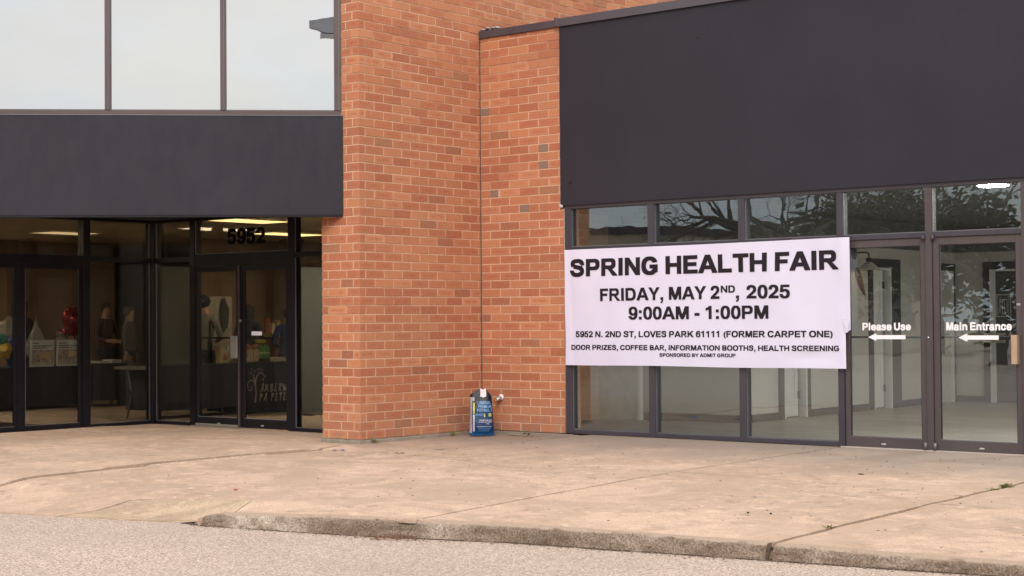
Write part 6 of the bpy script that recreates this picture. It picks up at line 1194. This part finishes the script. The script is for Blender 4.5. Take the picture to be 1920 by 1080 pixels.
# side gusset, print and label, each a skin 1.5 mm proud of the film
def bagskin(name, u0, u1, v0, v1, mat, n=14, m=16, off=0.0035, parent=bag):
    bm = bmesh.new(); rows = []
    for j in range(m + 1):
        v = v0 + (v1 - v0) * j / m; hw, hd = bagw(v); r_ = []
        for i in range(n + 1):
            f = u0 + (u1 - u0) * i / n; cu = max(-1, min(1, f)); x = hw * f; su = math.sqrt(max(0, 1 - min(1, abs(f) ** (1 / 0.75)) ** 2)); y = hd * su ** 0.9
            nn_ = mnoise.noise(Vector((x * 14, v * 9, y * 9))) * 0.010 + mnoise.noise(Vector((x * 40, v * 30, y * 9))) * 0.004
            r_.append(bm.verts.new(bagp(x * (1 + nn_ * 2), v, y + nn_ + off)))
        rows.append(r_)
    for a, b in zip(rows, rows[1:]):
        for k in range(n): F = bm.faces.new((a[k], a[k + 1], b[k + 1], b[k])); F.smooth = True
    return bm_obj(name, bm, mat, parent)
bwhite = simple('bag_white', (0.60, 0.56, 0.62), 0.35, 0, 0.1, 20); lblue = simple('bag_light_blue', (0.13, 0.30, 0.55), 0.35); bsil = simple('bag_silver', (0.36, 0.34, 0.38), 0.35)
bagskin('side_gusset', -1.0, -0.76, 0.03, 0.455, bsil, 6, 16, 0.006)
bagskin('yellow_strip', -0.68, -0.56, 0.26, 0.39, simple('bag_yellow', (0.62, 0.55, 0.03), 0.4), 3, 8)
bagskin('barcode_label', -0.74, -0.58, 0.41, 0.455, bsil, 3, 4)
bagskin('white_strip', -0.68, -0.57, 0.05, 0.25, bwhite, 3, 8)
def bagtext(txt, u0, u1, v, h, mat):
    def fn(q):
        f = q.x; vv = q.z; hw, hd = bagw(vv); x = hw * f; su = math.sqrt(max(0, 1 - min(1, abs(f) ** (1 / 0.75)) ** 2)); y = hd * su ** 0.9
        nn_ = mnoise.noise(Vector((x * 14, vv * 9, y * 9))) * 0.010 + mnoise.noise(Vector((x * 40, vv * 30, y * 9))) * 0.004
        return bagp(x * (1 + nn_ * 2), vv, y + nn_ + 0.005)
    lettering('lettering', txt, (u0, 0, v), (1, 0, 0), (0, 0, 1), u1 - u0, h, mat, bag, 120, 0, fn)
bagtext('LIBERAL', -0.30, 0.90, 0.372, 0.036, lblue); bagtext('PREMIUM', -0.24, 0.90, 0.328, 0.036, lblue); bagtext('PET MELT', -0.34, 0.96, 0.283, 0.036, lblue)
bagtext('PREVENTS MELTING', -0.16, 0.88, 0.178, 0.011, bwhite); bagtext('AT SAFE LOW TEMPS', -0.2, 0.88, 0.156, 0.011, bwhite); bagtext('-15 C', 0.36, 0.66, 0.134, 0.012, bwhite)
for k in range(5): bagskin('print_line', -0.40 + 0.03 * k, 0.82 - 0.05 * k, 0.108 - 0.014 * k, 0.111 - 0.014 * k, bwhite if k == 0 else lblue, 14, 1)
bagskin('lightning_mark', 0.26, 0.33, 0.218, 0.262, MATS['bag_yellow'], 2, 4); bagskin('seal_mark', 0.62, 0.86, 0.225, 0.265, simple('bag_gold', (0.38, 0.38, 0.13), 0.4), 3, 4)
bagskin('swoosh_print', -0.5, 0.25, 0.235, 0.262, simple('bag_mid_blue', (0.06, 0.16, 0.28), 0.35), 10, 3)
bm = bmesh.new(); rows = []
for j in range(9):
    t = j / 8; v = 0.455 + 0.095 * t; r_ = []
    for i in range(13):
        f = -0.05 + 0.62 * i / 12; x = 0.115 * f; y = 0.035 * (1 - t * .6) + 0.006 * math.sin(i * 1.9 + j) + 0.004
        r_.append(bm.verts.new(bagp(x, v + .006 * math.sin(i * .8), y + 0.012)))
    rows.append(r_)
for a, b in zip(rows, rows[1:]):
    for k in range(12): bm.faces.new((a[k], a[k + 1], b[k + 1], b[k]))
for v in list(bm.verts): pass
bm_obj('folded_white_top', bm, simple('white_paper_top', (0.78, 0.70, 0.72), 0.5), bag)

# hose tap
tap = thing('hose_tap', (0.27, 0, 0.36), 'weathered metal hose tap sticking out of the brick beside the bag', 'tap')
tapm = simple('tap_metal', (0.42, 0.40, 0.40), 0.35, 0.7, 0.3, 40)
lathe('flange', (0.31, -0.001, 0.405), [(0.0001, 0), (0.036, 0.0), (0.036, 0.012), (0.02, 0.018), (0.0001, 0.019)], white_vinyl, tap, 20, Vector((0, -1, 0)))
bm = bmesh.new(); addtube(bm, [(0.31, -0.01, 0.400), (0.302, -0.035, 0.390), (0.292, -0.06, 0.376), (0.286, -0.075, 0.366)], [0.022, 0.027, 0.025, 0.018], 14); addtube(bm, [(0.305, -0.035, 0.395), (0.312, -0.04, 0.42)], 0.010, 10); bm_obj('valve', bm, tapm, tap)
bm = bmesh.new(); addtube(bm, [(0.288, -0.073, 0.368), (0.281, -0.088, 0.354)], [0.020, 0.018], 12); bm_obj('brass_outlet', bm, simple('tap_brass', (0.42, 0.24, 0.15), 0.4, 0.6), tap)

# weeds, litter, debris
def weed(x, y, z, r_, n, label, h=0.05, seed=0, mat=leaf_m):
    rd = random.Random(seed); bm = bmesh.new()
    for i in range(n):
        a = rd.uniform(0, 6.28); l = r_ * rd.uniform(.5, 1.0); w = l * rd.uniform(.12, .24); d = Vector((math.cos(a), math.sin(a), 0)); s_ = Vector((-d.y, d.x, 0)); o = Vector((x + rd.uniform(-1, 1) * r_ * .5, y + rd.uniform(-1, 1) * r_ * .35, z)); u = h * rd.uniform(.5, 1.2)
        p = [o, o + d * l * .5 + s_ * w + Vector((0, 0, u * .7)), o + d * l + Vector((0, 0, u)), o + d * l * .5 - s_ * w + Vector((0, 0, u * .72))]
        bm.faces.new([bm.verts.new(q) for q in p])
    return tag(bm_obj('weed', bm, mat), label, 'weed')
weed(7.85, -2.88, -0.015, 0.055, 60, 'leafy green weed in the wide joint before the right doors', 0.045, 1)
weed(7.84, -3.10, -0.02, 0.05, 45, 'darker green tuft just left of the leafy joint weed', 0.03, 2)
weed(7.93, -5.92, -0.01, 0.06, 8, 'small lone sprout in the joint near the kerb', 0.03, 3)
weed(7.86, -3.75, -0.018, 0.035, 16, 'low flat weed midway along the wide joint', 0.025, 4)
weed(0.05, -0.62, -0.045, 0.045, 22, 'thin grassy weed on the footing left of the bag', 0.07, 5)
weed(0.75, -0.05, -0.045, 0.06, 30, 'dry weed growing along the footing right of the tap', 0.035, 6, simple('dry_weed', (0.14, 0.12, 0.06), 0.8, 0, 0.4, 50))
weed(0.06, -1.95, -0.03, 0.05, 26, 'mossy tuft at the brick pier corner', 0.03, 7)
rd = random.Random(5); bm = bmesh.new()
for i in range(170):
    f = rd.gauss(0, 1); x = 5.42 + 0.10 * f; y = edge_y(x) - rd.uniform(0.02, 0.16) - .01; z = asph_z(x) + 0.004 + max(0, 0.05 * (1 - abs(f) / 2.2)) * rd.random() * (1 if y > edge_y(x) - .09 else .4)
    a = rd.uniform(0, 6.28); l = rd.uniform(.012, .035); d = Vector((math.cos(a), math.sin(a), rd.uniform(-.3, .5))) * l
    addtube(bm, [(x, y, z), Vector((x, y, z)) + d], .0018, 3, False)
tag(bm_obj('dead_needles', bm, dry_m), 'rust brown pile of dead needles against the chipped kerb', None, None, 'stuff')
def scatter(name, n, fx, fy, fz, s0, s1, mat, label, seed):
    rd = random.Random(seed); bm = bmesh.new()
    for i in range(n):
        x, y = fx(rd), fy(rd); s = rd.uniform(s0, s1); z = fz(x, y)
        g = bmesh.ops.create_icosphere(bm, subdivisions=1, radius=s, matrix=Matrix.Translation((x, y, z + s * .4)) @ Matrix.Diagonal((rd.uniform(.7, 1.6), rd.uniform(.6, 1.2), rd.uniform(.3, .7), 1)))
    return tag(bm_obj(name, bm, mat), label, None, None, 'stuff')
scatter('kerb_grit', 260, lambda r: r.uniform(4, 9.6), lambda r: 0, lambda x, y: 0, .002, .006, kerb_m, 'grit', 1) if False else None
rd = random.Random(11); bm = bmesh.new()
for i in range(420):
    x = rd.uniform(3.9, 9.8); y = edge_y(x) - 0.02 - abs(rd.gauss(0, .05)); s = rd.uniform(.002, .007)
    bmesh.ops.create_icosphere(bm, subdivisions=1, radius=s, matrix=Matrix.Translation((x, y, asph_z(x) + s * .4)) @ Matrix.Diagonal((1.3, 1, .6, 1)))
tag(bm_obj('kerb_grit', bm, kerb_m), 'grit gathered along the foot of the kerb', None, None, 'stuff')
rd = random.Random(12); bm = bmesh.new()
for i in range(70):
    x = rd.uniform(0.55, 1.0); y = rd.uniform(-.25, -.06); s = rd.uniform(.004, .016)
    bmesh.ops.create_icosphere(bm, subdivisions=1, radius=s, matrix=Matrix.Translation((x, y, -0.035 + s * .4)) @ Matrix.Diagonal((1.3, 1, .6, 1)))
tag(bm_obj('corner_rubble', bm, stone_m), 'mortar crumbs and grit beside the bag', None, None, 'stuff')
rd = random.Random(13); bm = bmesh.new()
for i in range(380):
    x = rd.uniform(0.4, 9.5); y = rd.uniform(-6.5, -.3); s = rd.uniform(.0025, .007)
    z = walk_z(x, y); bmesh.ops.create_icosphere(bm, subdivisions=1, radius=s, matrix=Matrix.Translation((x, y, z + s * .2)) @ Matrix.Rotation(rd.uniform(0, 3), 4, 'Z') @ Matrix.Diagonal((1.9, .8, .4, 1)))
tag(bm_obj('leaf_crumbs', bm, soil), 'tiny dark leaf crumbs scattered on the sidewalk', None, None, 'stuff')
def scrap(x, y, z, a, l, w, mat, label, name='tape_scrap'):
    bm = bmesh.new(); d = Vector((math.cos(a), math.sin(a), 0)); s_ = Vector((-d.y, d.x, 0)); rows = []
    for i in range(9):
        p = Vector((x, y, z)) + d * l * (i / 8 - .5) + Vector((0, 0, .006 + .008 * math.sin(i * 1.3))); rows.append([bm.verts.new(p + s_ * w * k * (1 + .3 * math.sin(i * 2 + k))) for k in (-1, 0, 1)])
    for p, q in zip(rows, rows[1:]):
        for k in range(2): bm.faces.new((p[k], p[k + 1], q[k + 1], q[k]))
    return tag(bm_obj(name, bm, mat), label, 'litter')
scrap(0.86, -3.33, -0.002, 0.6, 0.13, 0.035, simple('blue_tape', (0.04, 0.13, 0.50), 0.5), 'scrap of blue tape on the crack left of the brick pier')
scrap(1.62, -3.22, 0.0, 0.5, 0.10, 0.02, simple('purple_wrapper', (0.16, 0.05, 0.12), 0.5), 'flattened purple wrapper on the crack below the pier corner', 'wrapper')
scrap(1.45, -3.25, 0.0, 0.7, 0.05, 0.012, simple('red_paper', (0.50, 0.12, 0.10), 0.6), 'little red paper shred beside the purple wrapper', 'paper_shred')
scrap(3.0, -6.6, 0.0, 0.2, 0.03, 0.012, MATS['red_paper'], 'tiny red shred alone on the left part of the sidewalk', 'paper_shred')
tag(crumple('pebble', (7.10, -5.55, 0.006), (0.010, 0.008, 0.006), soft_black, None, None, 1, .3, sub=2), 'left one of two black pebbles near the wide joint', 'pebble'); tag(crumple('pebble', (7.25, -5.50, 0.006), (0.009, 0.008, 0.006), soft_black, None, None, 2, .3, sub=2), 'right one of two black pebbles near the wide joint', 'pebble')
tag(crumple('leaf_clump', (6.45, -2.60, 0.006), (0.030, 0.010, 0.005), soil, None, None, 3, .4, sub=2), 'dark curled leaf on the concrete in front of the left glass door', 'leaf')

# ------------------------------------------------------------------ what stands across the lot (seen mirrored in the glass)
tanb = thing('office_building', (-26, -41, 0), 'low tan brick building with dark coping across the lot, mirrored in the panes', 'building')
tbm = NB('tan_brick'); _p = tbm.pos(); _b = tbm.n('ShaderNodeTexBrick'); _b.inputs['Scale'].default_value = 1.0; _b.inputs['Brick Width'].default_value = .4; _b.inputs['Row Height'].default_value = .1; _b.inputs['Mortar Size'].default_value = .01
_b.inputs['Color1'].default_value = (0.36, 0.27, 0.20, 1); _b.inputs['Color2'].default_value = (0.42, 0.32, 0.24, 1); _b.inputs['Mortar'].default_value = (0.45, 0.38, 0.32, 1); tbm.l(tbm.mapping(_p, (1, 1, 1), (R(90), 0, R(90))), _b.inputs['Vector']); tbm.col(_b.outputs['Color']); tbm.rough(.9); tbm = tbm.m
box('wall', -36, -18.5, -54, -31.5, -0.2, 4.35, tbm, tanb); box('coping', -36.1, -18.4, -54.1, -31.4, 4.35, 4.62, panel_m, tanb)
for y in (-36.5, -43, -49.5):
    w = box('window', -18.52, -18.44, y - 1.6, y + 1.6, 0.9, 2.5, frame_m, tanb); box('pane', -18.438, -18.43, y - 1.5, y + 1.5, 1.0, 2.4, glass_l, w)
for x in (-23, -29): w = box('window', x - 1.6, x + 1.6, -31.56, -31.44, 0.9, 2.5, frame_m, tanb); box('pane', x - 1.5, x + 1.5, -31.438, -31.43, 1.0, 2.4, glass_l, w)
bark = simple('dark_bark', (0.055, 0.045, 0.038), 0.9, 0, 0.3, 8)
def grow(bm, p, d, r_, l, lvl, rd, tips, droop=0.0, split=3):
    n = 4; pts = [p.copy()]; rads = [r_]; q = p.copy(); dd = d.copy()
    for i in range(n):
        dd = (dd + Vector((rd.uniform(-1, 1), rd.uniform(-1, 1), rd.uniform(-.6, .8) - droop)) * 0.22).normalized(); q = q + dd * l / n; pts.append(q.copy()); rads.append(r_ * (1 - 0.45 * (i + 1) / n))
    addtube(bm, pts, rads, 6 if lvl > 2 else 4, False)
    if lvl == 0: tips.append((q.copy(), dd.copy())); return
    for k in range(split + (1 if lvl < 3 else 0)):
        i = rd.choice((2, 3, 4)) if k else 4; a = rd.uniform(0, 6.28); ax = dd.orthogonal().normalized(); ax = Matrix.Rotation(a, 3, dd) @ ax
        nd = (dd * rd.uniform(.55, .95) + ax * rd.uniform(.5, 1.0)).normalized(); grow(bm, pts[i], nd, rads[i] * rd.uniform(.55, .78), l * rd.uniform(.6, .82), lvl - 1, rd, tips, droop, split)
def tree(x, y, h, label, seed, leaves=0, lm=None, lvl=5, spread=0.0, r_=None, name='bare_tree', ls=0.25):
    rd = random.Random(seed); t = thing(name, (x, y, -0.1), label, 'tree'); bm = bmesh.new(); tips = []
    r_ = r_ or h * .035; th = h * .22; addtube(bm, [(x, y, -.15), (x + .02 * h * rd.uniform(-1, 1), y, th * .5 - .1), (x, y + .02 * h, th - .1)], [r_ * 1.5, r_ * 1.1, r_], 8, False)
    for k in range(4):
        a = k * 1.57 + rd.uniform(-.4, .4); grow(bm, Vector((x, y + .02 * h, th - .12)), Vector((math.cos(a) * (.7 + spread), math.sin(a) * (.7 + spread), .9)).normalized(), r_ * .62, h * .24, lvl - 1, rd, tips)
    bm_obj('trunk', bm, bark, t)
    if leaves:
        bm = bmesh.new()
        for i in range(leaves):
            p, d = rd.choice(tips); o = p + Vector((rd.gauss(0, 1), rd.gauss(0, 1), rd.gauss(0, 1))) * ls * 2.2; s = ls * rd.uniform(.5, 1)
            u = Vector((rd.uniform(-1, 1), rd.uniform(-1, 1), rd.uniform(-.5, .5))).normalized(); w = u.orthogonal().normalized()
            bm.faces.new([bm.verts.new(o + u * s * a + w * s * b * .6) for a, b in ((-1, 0), (0, -1), (1, 0), (0, 1))])
        bm_obj('crown', bm, lm, t)
    return t
lfm = simple('spring_leaves', (0.07, 0.11, 0.03), 0.8, 0, 0.5, 1.5); lfd = simple('dark_leaves', (0.035, 0.06, 0.022), 0.8, 0, 0.5, 1.5)
tree(-12.3, -31.5, 11.5, 'big old bare tree with thick limbs mirrored above the banner', 21, 150, lfm, 6, 0.25, 0.50, ls=.10)
tree(-6.3, -31.0, 9.5, 'finely branched bare tree mirrored above the left glass door', 22, 250, lfm, 6, 0.1, 0.2, ls=.10)
tree(-1.8, -30.5, 6.6, 'round green leafing tree mirrored above the right glass door', 23, 12000, lfm, 5, 0.3, name='leafy_tree', ls=.075)
tree(2.4, -36.5, 8.0, 'tall dark leafing tree mirrored beside the ceiling light', 24, 12000, lfd, 5, 0.2, name='leafy_tree', ls=.08)
tree(-25, -61, 10.5, 'green tree rising behind the low tan building', 25, 6000, lfm, 5, 0.4, name='leafy_tree', ls=.28)
tree(-20.5, -33.2, 0.1, 'x', 26, 0) if False else None
tree(-15.5, -47, 8.0, 'dark leafing tree beyond the big bare tree', 27, 4500, lfd, 5, 0.2, name='leafy_tree', ls=.22)
tree(-3.5, -44, 6.5, 'broad dark green tree far across the lot', 28, 6500, lfd, 5, 0.5, name='leafy_tree', ls=.26)
# parking lot lamp, mirrored at the edge of the upper right pane
lp = thing('parking_lamp', (14.2, -16.4, -0.1), 'tall parking lot lamp whose head is mirrored in the upper window', 'street lamp')
lgm = simple('lamp_grey', (0.30, 0.31, 0.34), 0.5, 0.3)
LT = Vector((16.72, -21.72, 9.47)); LD = Vector((0.77, 0.64, 0)).normalized(); LS = Vector((-LD.y, LD.x, 0))
bm = bmesh.new()
def lq(a, b, z): return LT + LD * a + LS * b + Vector((0, 0, z))
prof = [(0.0, 0.16, -0.06, 0.06), (0.35, 0.30, -0.22, 0.17), (0.95, 0.34, -0.26, 0.19), (1.3, 0.20, -0.20, 0.10)]
rg = [[bm.verts.new(lq(a, -w / 2, z0)), bm.verts.new(lq(a, w / 2, z0)), bm.verts.new(lq(a, w / 2, z1)), bm.verts.new(lq(a, -w / 2, z1))] for a, w, z0, z1 in prof]
for a, b in zip(rg, rg[1:]):
    for k in range(4): bm.faces.new((a[k], a[(k + 1) % 4], b[(k + 1) % 4], b[k]))
bm.faces.new(rg[0]); bm.faces.new(rg[-1][::-1]); bmesh.ops.recalc_face_normals(bm, faces=bm.faces); bm_obj('lamp_head', bm, lgm, lp)
bm = bmesh.new()
vs_ = [bm.verts.new(lq(a, b, z)) for a in (0.28, 1.1) for b in (-.14, .14) for z in (-.42, -.262)]
for f in ((0, 1, 3, 2), (4, 6, 7, 5), (0, 4, 5, 1), (2, 3, 7, 6), (0, 2, 6, 4), (1, 5, 7, 3)): bm.faces.new([vs_[i] for i in f])
bmesh.ops.recalc_face_normals(bm, faces=bm.faces); bm_obj('lens', bm, simple('lamp_lens', (0.3, 0.32, 0.34), 0.3), lp)
tube('arm', [lq(1.25, 0, -0.05), lq(2.2, 0, -0.1)], 0.05, lgm, lp); tube('pole', [lq(2.2, 0, 0.1), lq(2.2, 0, -4), Vector((lq(2.2, 0, 0).x, lq(2.2, 0, 0).y, -0.12))], [0.07, 0.085, 0.11], lgm, lp, 12)
